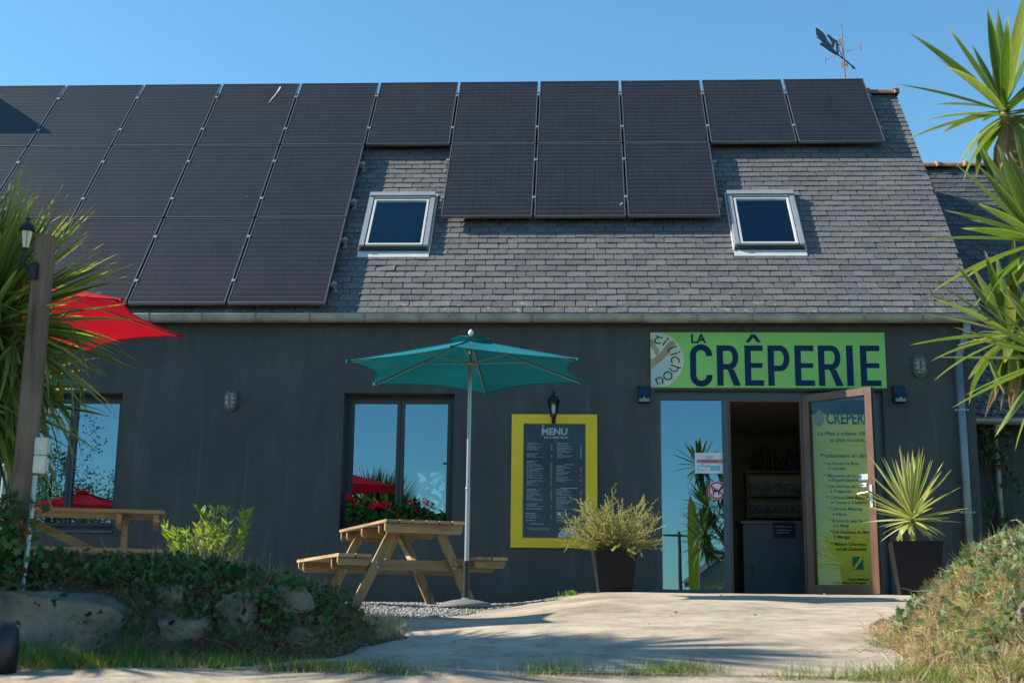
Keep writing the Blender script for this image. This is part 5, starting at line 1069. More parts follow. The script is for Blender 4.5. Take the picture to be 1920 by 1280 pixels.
for hi_, (c, n, L) in enumerate(((pc[0], 470, .78), (pc[1], 330, .68), (pc[2], 280, .80))):
    for i in range(n):
        t = (i + .5) / n; el = R(86 - 128 * t ** .95 + q.uniform(-7, 7)); az = i * 2.39996 + q.uniform(-.2, .2); d = sph(az, el)
        k = 0 if t < .3 else (q.choice([0, 1]) if t < .5 else (q.choice([1, 2, 5]) if t < .75 else q.choice([2, 3, 4])))
        allL.append((k, c + Vector((math.cos(az) * .03, math.sin(az) * .03, .08 - .2 * t)), d, L * q.uniform(.8, 1.12), .030 * q.uniform(.7, 1.15), q.uniform(-.3, .3)))
def near_key(l): e = l[1] + l[2] * l[3]; return -(e.x - .2 * e.y)
allL.sort(key=near_key)
for k, c, d, L, w_, rl in allL[:296]: put_leaf(GL[k], c, d, L, w_, pl, roll=rl)
VV, FF, UU = [], [], []; o_ = 0
SP = [blade(7, 1, .45, bnd, kk, twist=tw) for bnd, kk, tw in ((.05, None, 0), (.2, None, .3), (.4, None, -.3), (.65, None, .2), (.9, None, 0), (.3, (.6, .9), 0))]
for k, c, d, L, w_, rl in allL[296:]:
    T = np.array(Matrix.Translation(c) @ frame_for(d, roll=rl) @ Matrix.Diagonal((L, w_, L, 1))); V, F, UV = SP[k]
    VV.append(V @ T[:3, :3].T + T[:3, 3]); FF.append(F + o_); UU.append(UV); o_ += len(V)
fast('foliage', np.concatenate(VV), np.concatenate(FF), M['palm'], pl, uv=np.concatenate(UU), smooth=True, kind='stuff')

pl2_ = thing('cordyline_palm', 'second cordyline just outside the left edge, its leaf shadows lying across the drive', 'palm tree')
b = MB(); b.tube([(-.95, -8.0, -.5), (-.95, -8.0, 1.2), (-.78, -7.78, 2.9)], [.10, .08, .05], 10); b.tube([(-.95, -8.0, .6), (-.95, -8.15, 2.4)], [.06, .05], 10); b.tube([(-.95, -8.0, .4), (-.85, -7.75, 1.9)], [.06, .05], 10); b.tube([(-.95, -8.0, .2), (-1.2, -8.1, 1.45)], [.06, .05], 10); b.tube([(-.95, -8.0, .2), (-.8, -8.2, 1.2)], [.06, .05], 10); b.build('trunk', M['bark'], pl2_)
VV, FF, UU = [], [], []; o_ = 0
for c, n, L in ((Vector((-.78, -7.75, 2.95)), 270, .84), (Vector((-.95, -8.15, 2.45)), 250, .82), (Vector((-.85, -7.75, 1.95)), 240, .84), (Vector((-1.2, -8.1, 1.5)), 220, .80), (Vector((-.80, -8.2, 1.25)), 220, .78)):
    for i in range(n):
        t = (i + .5) / n; d = sph(i * 2.39996 + q.uniform(-.2, .2), R(86 - 128 * t ** .95 + q.uniform(-7, 7)))
        T = np.array(Matrix.Translation(c) @ frame_for(d) @ Matrix.Diagonal((L, .034, L, 1))); V, F, UV = SP[min(4, int(t * 5))]
        VV.append(V @ T[:3, :3].T + T[:3, 3]); FF.append(F + o_); UU.append(UV); o_ += len(V)
fast('foliage', np.concatenate(VV), np.concatenate(FF), M['palm'], pl2_, uv=np.concatenate(UU), smooth=True, kind='stuff')

# ---- small-leaf scatterer
LQ = np.array([(0, 0, 0), (.5, 0, .35), (0, .06, 1.0), (-.5, 0, .35)]); LQF = np.array([(0, 1, 2, 3)])
def scatter_leaves(name, P, D, S, Wd, m, parent=None, shape=(LQ, LQF), kind=None, seed=0, label=None):
    """P base points, D directions, S lengths, Wd widths"""
    rg = np.random.default_rng(seed); P = np.asarray(P, float); D = np.asarray(D, float); D /= np.linalg.norm(D, axis=1, keepdims=True) + 1e-9
    n = len(P); a = rg.normal(size=(n, 3)); X = np.cross(D, a); X /= np.linalg.norm(X, axis=1, keepdims=True) + 1e-9; Y = np.cross(D, X)
    L, F = shape; S = np.broadcast_to(S, (n,)); Wd = np.broadcast_to(Wd, (n,))
    V = P[:, None, :] + X[:, None, :] * (L[None, :, 0, None] * Wd[:, None, None]) + Y[:, None, :] * (L[None, :, 1, None] * S[:, None, None]) + D[:, None, :] * (L[None, :, 2, None] * S[:, None, None])
    FA = F[None] + (np.arange(n) * len(L))[:, None, None]
    return fast(name, V.reshape(-1, 3), FA.reshape(-1, F.shape[1]), m, parent, kind=kind, label=label)
# shrub in the left planter
sp_ = thing('potted_shrub', 'dark square planter with a pale grey-green flowering shrub below the menu board', 'potted plant', (4.392, -1.04, -.065), R(4)); tapered_pot(sp_, .31, .43, .47)
q = random.Random(9); sb = MB(); P_, D_ = [], []; FP = []
for i in range(170):
    az = q.uniform(0, 6.283); el = R(q.triangular(-4, 88, 38)); L = .33 + .17 * q.random()
    if abs(math.cos(az)) > .75: L *= 1.12
    d = sph(az, el); p0 = Vector((q.uniform(-.05, .05), q.uniform(-.05, .05), .40)); pts = [p0]; p = p0.copy(); dd = d.copy()
    if el < R(20): dd = (d + Vector((0, 0, .5))).normalized()
    for k in range(9):
        dd = (dd + Vector((q.uniform(-.13, .13), q.uniform(-.13, .13), q.uniform(-.10, .10) - (.05 if el < R(25) else -.03)))).normalized(); p = p + dd * (L / 9) * 1.25; pts.append(p.copy())
    sb.tube(pts, [.0035 - .0028 * k / 9 for k in range(10)], 4, cap=False)
    for k in range(2, 10):
        m_ = 24 if k > 4 else 12
        for j in range(m_):
            pp = pts[k - 1].lerp(pts[k], q.random()); di = (pts[k] - pts[k - 1]).normalized(); out = Vector((q.gauss(0, 1), q.gauss(0, 1), q.gauss(0, 1))).normalized()
            P_.append(pp); D_.append(di * .45 + out * .9)
        if k > 2 and q.random() < .55:      # side twig
            dd2 = (di + out * .9).normalized()
            for j in range(26): P_.append(pts[k] + dd2 * (.085 * j / 26)); D_.append(dd2 * .7 + Vector((q.gauss(0, 1), q.gauss(0, 1), q.gauss(0, 1))).normalized() * .7)
    if q.random() < .09: FP.append(pts[q.randrange(5, 9)])
sb.build('branches', M['twig'], sp_, kind='stuff')
scatter_leaves('foliage', P_, D_, np.random.default_rng(1).uniform(.013, .024, len(P_)), .0062, M['shrub'], sp_, kind='stuff', seed=2)
fb = [(p + Vector((0, 0, 0)), sph(a * 1.256, .5)) for p in FP for a in range(5)]
scatter_leaves('flowers', [a for a, _ in fb], [d for _, d in fb], .011, .009, M['flower_w'], sp_, kind='stuff', seed=3)

# oleander on the bank
ol = thing('oleander_bush', 'small oleander with bare pale stems and red buds against the grey wall', 'bush', (1.875, -6.86, -.16))
q = random.Random(14); st_ = MB(); P_, D_, S_, RB = [], [], [], []
for i in range(26):
    az = q.uniform(0, 6.283); spread = q.uniform(.10, .28) * (1.0 if abs(math.cos(az)) > .5 else .6); H = q.uniform(.32, .52)
    base = Vector((q.uniform(-.04, .04), q.uniform(-.03, .03), 0)); top_ = Vector((math.cos(az) * spread, math.sin(az) * spread * .8, H)); mid = base.lerp(top_, .45) + Vector((math.cos(az) * .035, 0, -.02)); pts = []
    for k in range(9): t = k / 8; pts.append(base * (1 - t) ** 2 + mid * 2 * t * (1 - t) + top_ * t * t)
    st_.tube(pts, [.0042 - .0025 * k / 8 for k in range(9)], 5, cap=False)
    for k in range(6, 9):
        n = 5 if k < 6 else (7 if k < 8 else 12)
        for j in range(n):
            a = q.uniform(0, 6.283); u_ = (pts[k] - pts[k - 1]).normalized(); o2 = Vector((math.cos(a), math.sin(a), q.uniform(-.2, .3))); P_.append(pts[k - 1].lerp(pts[k], q.random())); D_.append(u_ * q.uniform(.5, 1.3) + o2 * .9); S_.append(q.uniform(.045, .078))
    if q.random() < .13: RB += [(pts[8] + Vector((0, 0, .02)), Vector((q.gauss(0, .5), q.gauss(0, .5), 1))) for _ in range(12)]
st_.build('stems', M['stem'], ol, kind='stuff')
OLQ = np.array([(0, 0, 0), (.5, .0, .4), (.30, .05, .75), (0, .14, 1.0), (-.30, .05, .75), (-.5, 0, .4)]); OLF = np.array([(0, 1, 2, 5), (5, 2, 3, 4)])
scatter_leaves('foliage', P_, D_, np.array(S_), .0125, M['ole'], ol, shape=(OLQ, OLF), kind='stuff', seed=5)
scatter_leaves('red_buds', [a for a, _ in RB], [d for _, d in RB], .020, .007, M['flower_r'], ol, kind='stuff', seed=6)

# geraniums in a window box
gb = thing('geranium_window_box', 'window box of red geraniums on the sill behind the picnic table', 'window box', (2.0, .075, .665))
b = MB(); b.box(-.52, .50, -.06, .06, 0, .10); b.build('box', M['pot'], gb, bevel=.006)
q = random.Random(8); P_, D_, FPp, FD, stg = [], [], [], [], MB()
for i in range(900):
    x = q.uniform(-.55, .52); h = .16 * abs(math.sin(x * 5.1 + .9)) ** .6 + .04; P_.append((x, q.uniform(-.09, .07), .08 + h * q.random())); D_.append((q.gauss(0, 1), q.gauss(-.4, 1), q.gauss(.5, .6)))
GQ = np.array([(0, 0, 0), (.42, .04, .15), (.55, .1, .55), (.3, .04, .9), (0, .1, 1.0), (-.3, .04, .9), (-.55, .1, .55), (-.42, .04, .15)]); GF = np.array([(0, 1, 2, 3), (0, 3, 4, 5), (0, 5, 6, 7)])
scatter_leaves('foliage', P_, D_, .042, .042, M['geran'], gb, shape=(GQ, GF), kind='stuff', seed=7)
for x, z, n in [(-.58, .36, 70), (-.52, .30, 40), (-.30, .24, 30), (-.26, .28, 46), (-.17, .28, 50), (-.10, .26, 30), (.16, .29, 60), (.24, .24, 26), (.36, .32, 22), (.42, .29, 14), (.30, .12, 40), (-.45, .20, 24), (.02, .20, 14)]:
    x *= .92; y = q.uniform(-.08, .0); stg.tube([(x * .9, .0, .08), (x, y, z - .01)], .0022, 4)
    for k in range(n): v = Vector((q.gauss(0, 1), q.gauss(0, 1), q.gauss(0, .8))).normalized(); FPp.append(Vector((x, y, z)) + v * q.uniform(.015, .034)); FD.append(v + Vector((q.gauss(0, .5), q.gauss(0, .5), 0)))
scatter_leaves('flower_heads', FPp, FD, .019, .019, M['flower_r'], gb, shape=(GQ, GF), kind='stuff', seed=8); stg.build('flower_stalks', M['geran'], gb, kind='stuff')

# ------------------------------------------------------------------ picnic tables
def picnic_table(label, loc, rotz, L=1.74, top=.72, group='wooden picnic tables on the terrace', terr=0):
    """local x across the table (0..0.70), local y along it"""
    t = thing('picnic_table', label, 'picnic table', loc, rotz, group); W_ = .70; n = 6; pw = (W_ - .008 * (n - 1)) / n; seat = .425
    for i in range(n):
        x0 = i * (pw + .008); b = MB(); b.box(x0, x0 + pw, rnd.uniform(-.003, .003), L + rnd.uniform(-.003, .003), top - .028, top); b.build('tabletop_plank', M['pineY'], t, bevel=.004)
    for sgn in (-1, 1):
        for i in range(2):
            x0 = (-.40 + i * .148) if sgn < 0 else (W_ + .112 + i * .148); b = MB(); b.box(x0, x0 + .140, rnd.uniform(-.004, .004), L + rnd.uniform(-.004, .004), seat - .030, seat); b.build('seat_plank', M['pineY'], t, bevel=.004)
    def beam_(x0, x1, y, z0, z1, nm, w=.042):
        b = MB(); T = Matrix.Translation((0, y, 0)); c = .022; b.prism([(x0, z1), (x0, z0 + c), (x0 + c * .8, z0), (x1 - c * .8, z0), (x1, z0 + c), (x1, z1)], T, w); b.build(nm, M['pineX'], t, bevel=.003)
    for y in (.045, L * .5 - .02, L - .09): beam_(.005, W_ - .005, y, top - .112, top - .029, 'top_crossbeam')
    for y in (.26, L - .30):
        beam_(.02, W_ - .02, y + .044, top - .112, top - .029, 'top_crossbeam')
        beam_(-.385, W_ + .385, y + .044, seat - .125, seat - .031, 'seat_beam')
        for sgn in (-1, 1):
            xt = W_ / 2 + sgn * .19; xb = W_ / 2 + sgn * .53; b = MB(); wv_ = .046
            b.prism([(xb - wv_, -.01), (xb + wv_, -.01), (xt + wv_, top - .03), (xt - wv_, top - .03)], Matrix.Translation((0, y, 0)), .042); b.build('leg', M['pineZ'], t, bevel=.003)
            for (bx, bz) in ((xt - .018, top - .058), (xt + .022, top - .085), (W_ / 2 + sgn * .36, seat - .06), (W_ / 2 + sgn * .345, seat - .098)):
                b = MB(); b.lathe([(.010, 0), (.009, .006), (0, .008)], (bx, y + (.0 if y > L / 2 else 0), bz), 8, axis=Vector((0, -1, 0))); b.build('bolt', M['alu'], t)
    for y in (.045, L - .09):
        for sgn in (-1, 1):
            x0 = -.395 if sgn < 0 else W_ + .115; beam_(x0, x0 + .28, y, seat - .095, seat - .031, 'seat_batten')
    for y0_, y1_ in ((.33, L * .5), (L - .33, L * .5)):
        b = MB(); b.beam((W_ / 2, y0_, seat - .07), (W_ / 2, y1_, top - .075), .06, .042, Vector((1, 0, 0))); b.build('brace', M['pineY'], t)
    return t
ux = Vector((-.397, .918)); picnic_table('wooden picnic table with benches standing by the teal parasol', (2.404, -3.443, -.172), math.atan2(.397, .918))
picnic_table('wooden picnic table half hidden behind the ivy bank on the left', (1.02, -5.04, -.235), R(108), 1.95)
# ------------------------------------------------------------------ parasols
def parasol(name, label, loc, Rr, rimz, peakz, fab, rot=0.0, tilt=0, group=None, base=True, ground=0.0, n=6):
    t = thing(name, label, 'parasol', loc, 0, group); z0 = rimz; z1 = peakz; seg = 6
    b = MB(); tips = []
    for i in range(n):
        a = rot + i * 2 * math.pi / n; tips.append(Vector((math.cos(a) * Rr, math.sin(a) * Rr, z0)))
    r0 = .13; grid = []
    for i in range(n):
        a0_, a1_ = tips[i], tips[(i + 1) % n]; pts = []
        for r_ in range(seg + 1):
            f = r_ / seg; row = []
            for s_ in range(seg + 1):
                g_ = s_ / seg; rim = a0_.lerp(a1_, g_); inset = 1 - .115 * math.sin(math.pi * g_); rim = Vector((rim.x * inset, rim.y * inset, rim.z + .015 * math.sin(math.pi * g_)))
                inn = Vector((rim.x, rim.y, 0)).normalized() * r0; inn.z = z1 - (z1 - z0) * r0 / Rr
                p = inn.lerp(rim, f); p.z -= .035 * math.sin(math.pi * g_) * math.sin(math.pi * f) * .6; row.append(p)
            pts.append(row)
        o = len(b.v); b.v += [tuple(p) for row in pts for p in row]
        for r_ in range(seg):
            for s_ in range(seg): k = o + r_ * (seg + 1) + s_; b.f.append((k, k + 1, k + seg + 2, k + seg + 1)); b.mi.append(0)
    me = b
    me.build('canopy', fab, t, smooth=False)
    b = MB()
    for i in range(n):
        a0_, a1_ = tips[i] / Rr * .19, tips[(i + 1) % n] / Rr * .19; zz_ = z1 - .01
        p = [Vector((0, 0, z1 + .035)), Vector((a0_.x, a0_.y, zz_)), (Vector((a0_.x, a0_.y, 0)) + Vector((a1_.x, a1_.y, 0))) * .5 + Vector((0, 0, zz_ + .022)), Vector((a1_.x, a1_.y, zz_))]
        b.add(p, [(0, 1, 2), (0, 2, 3)])
    b.build('vent_cap', fab, t)
    hubz = z1 - .20
    b = MB()
    for i in range(n):
        pts = []
        for s_ in range(9):
            g_ = s_ / 8; rim = tips[i].lerp(tips[(i + 1) % n], g_); ins = 1 - .115 * math.sin(math.pi * g_); pts.append(Vector((rim.x * ins, rim.y * ins, rim.z + .015 * math.sin(math.pi * g_))))
        b.tube(pts, .0045, 5)
        b.tube([Vector((tips[i].x * f_, tips[i].y * f_, z1 + (z0 - z1) * f_ + .003)) for f_ in (.13, .5, .98)], .0035, 5)
    b.build('hem_and_seams', fab, t)
    for i in range(n):
        tp = tips[i]; din = Vector((tp.x, tp.y, 0)).normalized(); s0 = din * .03 + Vector((0, 0, z1 - .012)); s1 = Vector((tp.x * .985, tp.y * .985, tp.z - .010))
        b = MB(); b.tube([s0, s1], .0065, 6); b.build('rib', M['rib'], t)
        b = MB(); b.tube([din * .03 + Vector((0, 0, hubz)), s0.lerp(s1, .46) - Vector((0, 0, .008))], .0048, 6); b.build('strut', M['rib'], t)
        b = MB(); b.box(-.03, .012, -.010, .010, -.014, .010, Matrix.Translation(tp) @ Matrix.Rotation(math.atan2(tp.y, tp.x), 4, 'Z')); b.build('tip_pocket', fab, t)
    g0 = ground - loc[2]
    b = MB(); b.tube([(0, 0, hubz - .02), (0, 0, z1 + .02)], .013, 10); b.lathe([(.038, -.015), (.042, .0), (.030, .014), (.018, .02)], (0, 0, hubz - .005), 14); b.lathe([(.020, -.14), (.022, -.02)], (0, 0, hubz), 12); b.build('runner_hub', M['rib'], t)
    b = MB(); b.tube([(0, 0, g0 + .95), (0, 0, hubz)], .0165, 12); b.tube([(0, 0, g0 + .3), (0, 0, g0 + .98)], .019, 12); b.lathe([(.021, 0), (.023, .01), (.021, .02)], (0, 0, g0 + .965), 12); b.build('pole', M['pole'], t, smooth=False)
    b = MB(); b.lathe([(.0, -.03), (.012, -.026), (.022, -.006), (.022, .006), (.012, .022), (.004, .028), (0, .03)], (0, 0, z1 + .065), 12); b.build('finial', M['white'], t, smooth=True)
    if base:
        b = MB(); b.lathe([(.215, 0), (.222, .018), (.20, .040), (.12, .058), (.045, .068), (.036, .080)], (0, 0, g0), 32); b.build('base', M['base_conc'], t, smooth=True)
        b = MB(); b.lathe([(.028, .07), (.028, .34), (.032, .345), (.032, .375), (.024, .38)], (0, 0, g0), 14); b.tube([(-.03, 0, g0 + .33), (-.055, 0, g0 + .33)], .006, 6); b.lathe([(.012, 0), (.014, .01), (.012, .02)], (-.072, 0, g0 + .33), 8, axis=Vector((1, 0, 0))); b.build('base_tube', M['black'], t, smooth=False)
    return t
parasol('parasol', 'open teal parasol in front of the picnic table and window', (3.10, -3.56, -.18), 1.085, 1.965, 2.245, M['teal'], R(-93), ground=-.18)
parasol('parasol', 'open red parasol half hidden behind the palm and grey post', (.21, -5.95, -.27), 1.085, 1.965, 2.245, M['red'], R(-93), ground=-.27)
parasol('parasol', 'teal parasol glimpsed through the palm leaves beyond the red one', (-1.38, -3.5, -.2), 1.085, 1.965, 2.245, M['teal'], R(-93), ground=-.2)
parasol('parasol', 'red parasol outside the left edge, mirrored in the left window', (-4.4, -6.9, -.34), 1.0, 1.76, 2.04, M['red'], R(-80), ground=-.34)

# ------------------------------------------------------------------ grey post with lantern and sockets
po = thing('wooden_post', 'weathered grey square post with a lantern and sockets at the left', 'post', (1.212, -7.95, 0), R(20))
b = MB(); b.box(-.052, .052, -.052, .052, -.35, 1.69); b.build('post', M['grey_wood'], po, bevel=.004)
pl2 = lantern('post_lantern', 'small black and amber lantern on the top of the grey post', (1.155, -8.05, 1.60), .60, 'lamp_amber')
b = MB(); b.tube([(0, 0, -.005), (0, 0, -.075), (.012, .01, -.10), (.045, .03, -.118)], .0085, 8); b.box(.025, .062, .010, .045, -.155, -.07); b.build('arm', M['blackm'], pl2)
sk = thing('outdoor_socket_box', 'pair of aged white socket boxes on the right side of the post', 'socket box', (1.299, -7.975, .491), R(20))
for z in (0, .092):
    b = MB(); b.box(-.032, .03, -.036, .036, z - .044, z + .044); b.build('socket_housing', M['cream'], sk, bevel=.004)
    b = MB(); b.box(.0302, .040, -.028, .028, z - .034, z + .034); b.box(-.02, .022, -.041, -.0365, z - .03, z + .03); b.build('hinged_flap', M['cream'], sk, bevel=.004)
bp_ = thing('black_bollard', 'black object cut off by the lower left corner of the view', 'bollard', (1.555, -8.83, -.50))
b = MB(); b.lathe([(.075, 0), (.078, .12), (.070, .20), (.04, .225), (0, .23)], (0, 0, 0), 20); b.build('body', M['black'], bp_, smooth=True)
b = MB(); b.tube([(1.291, -8.003, .435), (1.29, -8.005, .25), (1.28, -8.01, -.15)], .0125, 10); cdt = b.build('conduit', M['pole'], sk); cdt.matrix_parent_inverse = Matrix.Identity(4)
cdt.matrix_local = (Matrix.Translation(sk.location) @ Matrix.Rotation(R(20), 4, 'Z')).inverted()

# ------------------------------------------------------------------ rocks
def rock(label, loc, size, seed, rz=0.0, group='rough stones holding the banks', cuts=18, cd=(.56, .80)):
    rg = np.random.default_rng(seed); bm = bmesh.new(); bmesh.ops.create_icosphere(bm, subdivisions=4, radius=1)
    pl_ = [(Vector(rg.normal(size=3)).normalized(), rg.uniform(*cd)) for _ in range(cuts)] + [(Vector((0, -1, .15)).normalized(), .72), (Vector((.05, 0, 1)).normalized(), .72)]
    for v in bm.verts:
        p = v.co.copy()
        p = Vector((math.copysign(abs(p.x) ** .72, p.x), math.copysign(abs(p.y) ** .72, p.y), math.copysign(abs(p.z) ** .72, p.z)))
        for n_, d in pl_:
            k = p.dot(n_) - d
            if k > 0: p -= n_ * k * .95
        from mathutils import noise as mn
        p += p.normalized() * (mn.noise(p * 2.1 + Vector((seed, 0, 0))) * .20 + mn.noise(p * 5 + Vector((0, seed, 0))) * .06 + mn.noise(p * 12) * .03 + mn.noise(p * 26) * .012)
        v.co = Vector((p.x * size[0], p.y * size[1], p.z * size[2]))
    me = bpy.data.meshes.new('rock'); bm.to_mesh(me); bm.free(); me.materials.append(M['stone']); me.polygons.foreach_set("use_smooth", [False] * len(me.polygons))
    o = bpy.data.objects.new('rock', me); COL.objects.link(o); o.location = loc; o.rotation_euler = (0, 0, rz); tag(o, label, 'rock', group); return o
rock('largest stone, a long pale block with dark lichen spots under the ivy', (1.36, -8.15, -.325), (.50, .23, .235), 3, R(3), cuts=7, cd=(.80, .95))
rock('small pointed brown stone poking out of the ivy beneath the oleander', (2.03, -8.03, -.17), (.10, .10, .10), 5, .4)
rock('squarish grey stone in the middle of the left bank', (2.15, -8.12, -.32), (.17, .14, .15), 8, .2)
rock('pale streaked stone right of the squarish one in the left bank', (2.40, -8.10, -.27), (.13, .13, .17), 12, 1.0)
rock('dark mossy stone at the upper right end of the left bank', (2.60, -8.00, -.18), (.19, .15, .11), 17, .3)
rock('low stone buried in dry grass at the right foot of the left bank', (2.70, -8.13, -.36), (.11, .12, .10), 29, .7)
rock('stone just above the long pale block at the left edge', (.93, -8.07, -.20), (.16, .14, .10), 19, .1)
rock('grey stone in the right mound cut by the edge of the view', (6.22, -8.66, -.25), (.17, .14, .17), 41, .5)
rock('brown stone among dry grass left of the grey one in the right mound', (5.95, -8.60, -.19), (.09, .09, .085), 44, .2)
rock('low dark stone at the foot of the right mound', (6.02, -8.78, -.36), (.15, .12, .12), 47, 1.2)

# ------------------------------------------------------------------ ivy, straw, grass
IVQ = np.array([(0, 0, 0), (.50, .05, .10), (.30, .0, .38), (.55, .06, .62), (.20, .0, .68), (0, .08, 1.05), (-.20, .0, .68), (-.55, .06, .62), (-.30, .0, .38), (-.50, .05, .10)])
IVF = np.array([(0, 1, 2, 8), (0, 8, 9, 0), (8, 2, 3, 7), (7, 3, 4, 6), (6, 4, 5, 5)])
def tri_from(F): return F
IVF = np.array([(0, 1, 2), (0, 2, 8), (0, 8, 9), (2, 3, 4), (2, 4, 6), (2, 6, 8), (6, 7, 8), (4, 5, 6)])
BLQ = np.array([(-.5, 0, 0), (.5, 0, 0), (.42, .06, .4), (-.42, .06, .4), (.25, .22, .78), (-.25, .22, .78), (0, .42, 1.0)])
BLF = np.array([(0, 1, 2), (0, 2, 3), (3, 2, 4), (3, 4, 5), (5, 4, 6)])
def sample(zf, x0, x1, y0, y1, n, rg, dens=None):
    x = rg.uniform(x0, x1, n * 3); y = rg.uniform(y0, y1, n * 3)
    if dens is not None: k = rg.uniform(size=n * 3) < dens(x, y); x, y = x[k], y[k]
    x, y = x[:n], y[:n]; e = .02; z = zf(x, y); nx_ = -(zf(x + e, y) - z) / e; ny_ = -(zf(x, y + e) - z) / e; nn = np.stack([nx_, ny_, np.ones_like(nx_)], -1); nn /= np.linalg.norm(nn, axis=1, keepdims=True)
    return np.stack([x, y, z], -1), nn
rg = np.random.default_rng(77)
def stuff_thing(o, label, cat): o["kind"] = "stuff"; o["label"] = label; o["category"] = cat; return o
def noise2(x, y, s, sd): return .5 + .5 * np.sin(x * s + sd + 2 * np.sin(y * s * .8 + sd)) * np.cos(y * s * 1.3 - sd + 1.5 * np.sin(x * s * .7))
# ivy on the left bank
dens = lambda x, y: (bank_h(x, y) > .03) * np.clip(.15 + 1.2 * noise2(x, y, 7, 1.3) * ss(-8.3, -8.0, y) + .3 * (x < 1.9) * (y > -8.05), 0, 1) * np.where((y < -8.0) & (x < 1.85), .05, np.where(y < -7.98, .22, 1))
P_, Nn = sample(bankz, .2, 2.9, -8.30, -7.2, 3000, rg, dens); n = len(P_)
P_ = P_ + Nn * rg.uniform(.0, .07, n)[:, None]; D_ = Nn * .25 + rg.normal(size=(n, 3)) * .55 + np.array([0, -.35, -.25])
P2, N2 = sample(bankz, .2, 2.85, -8.02, -7.65, 1300, rg, lambda x, y: np.clip(1.4 * noise2(x, y, 9, 6) - .1, 0, 1)); n2_ = len(P2)
P_ = np.concatenate([P_, P2 + N2 * rg.uniform(.02, .09, n2_)[:, None]]); D_ = np.concatenate([D_, N2 * .25 + rg.normal(size=(n2_, 3)) * .55 + np.array([0, -.35, -.25])]); n = len(P_)
stuff_thing(scatter_leaves('ivy', P_, D_, rg.uniform(.022, .048, n), rg.uniform(.020, .045, n), M['ivy'], shape=(IVQ, IVF), seed=1), 'dark green ivy spreading over the stones of the left bank', 'ivy')
P3, N3 = sample(bankz, .6, 2.85, -8.26, -7.95, 620, rg, lambda x, y: np.clip(1.8 * noise2(x, y, 11, 2) - .5, 0, 1) * np.where((x < 1.75) & (y < -8.1), .3, 1)); n3 = len(P3)
stuff_thing(scatter_leaves('ivy', P3 + N3 * rg.uniform(.01, .05, n3)[:, None] + np.array([0, -.03, .01]), N3 * .2 + rg.normal(size=(n3, 3)) * .5 + np.array([0, -.4, -.5]), rg.uniform(.018, .04, n3), rg.uniform(.018, .038, n3), M['ivy'], shape=(IVQ, IVF), seed=2), 'loose ivy trails hanging between the stones of the left bank', 'ivy')
RT_ = [(1.1, -8.3, -.10), (1.3, -8.28, -.11), (2.03, -8.06, -.09), (2.15, -8.2, -.19), (2.42, -8.15, -.12), (2.6, -8.1, -.08), (2.5, -8.15, -.15), (2.25, -8.15, -.24)]
P4 = np.concatenate([np.array(c) + rg.normal(size=(46, 3)) * np.array([.075, .03, .028]) for c in RT_]); n4_ = len(P4)
stuff_thing(scatter_leaves('ivy', P4, rg.normal(size=(n4_, 3)) * .5 + np.array([0, -.5, -.5]), rg.uniform(.02, .042, n4_), rg.uniform(.02, .038, n4_), M['ivy'], shape=(IVQ, IVF), seed=6), 'ivy sprigs spilling over the tops of the bank stones', 'ivy')
# ivy climbing the foot of the post
P_ = np.stack([1.2 + rg.normal(size=260) * .06, -8.03 + rg.normal(size=260) * .04, rg.uniform(-.12, .32, 260)], -1)
stuff_thing(scatter_leaves('ivy', P_, rg.normal(size=(260, 3)) + np.array([0, -.6, 0]), rg.uniform(.03, .06, 260), rg.uniform(.03, .055, 260), M['ivy'], shape=(IVQ, IVF), seed=4), 'ivy leaves climbing the foot of the grey post', 'ivy')
# dead stems and straw on the left bank
dens = lambda x, y: (bank_h(x, y) > .015) * np.clip(.15 + .6 * noise2(x, y, 9, 4) + .8 * ss(2.0, 2.6, x), 0, 1) * np.where((x < 1.85) & (y < -8.02), .15, 1)
P_, Nn = sample(bankz, .2, 3.05, -8.5, -7.2, 9000, rg, dens); n = len(P_)
D_ = Nn * .35 + rg.normal(size=(n, 3)) * .6 + np.array([.1, -.3, -.15])
stuff_thing(scatter_leaves('dry_grass', P_, D_, rg.uniform(.05, .14, n), rg.uniform(.0016, .0036, n), M['dead'], shape=(BLQ, BLF), seed=9), 'straw and dead stems hanging over the left bank', 'dry grass')
P_, Nn = sample(bankz, .3, 2.8, -8.0, -7.3, 420, rg, None); n = len(P_)
stuff_thing(scatter_leaves('dry_grass', P_, np.array([0, 0, 1.]) + rg.normal(size=(n, 3)) * .4, rg.uniform(.08, .20, n), rg.uniform(.0016, .003, n), M['straw'], shape=(BLQ, BLF), seed=10), 'sparse tall dry stalks standing on the crest of the left bank', 'dry grass')
# twigs
tw = MB(); q = random.Random(3)
for i in range(70):
    x = q.uniform(.4, 2.9); y = q.uniform(-8.3, -7.5); z = float(bankz(x, y)) + .03; p = Vector((x, y, z)); d = Vector((q.gauss(0, 1), q.gauss(-.2, .5), q.gauss(-.1, .5))).normalized(); pts = [p.copy()]
    for k in range(6): d = (d + Vector((q.gauss(0, .3), q.gauss(0, .3), q.gauss(-.05, .3)))).normalized(); p = p + d * q.uniform(.03, .06); p.z = max(p.z, float(bankz(p.x, p.y)) + .01); pts.append(p.copy())
    tw.tube(pts, [.003 * (1 - .12 * k) for k in range(7)], 4, cap=False)
stuff_thing(tw.build('undergrowth', M['twig']), 'bare brown ivy twigs tangled over the left bank', 'twigs')
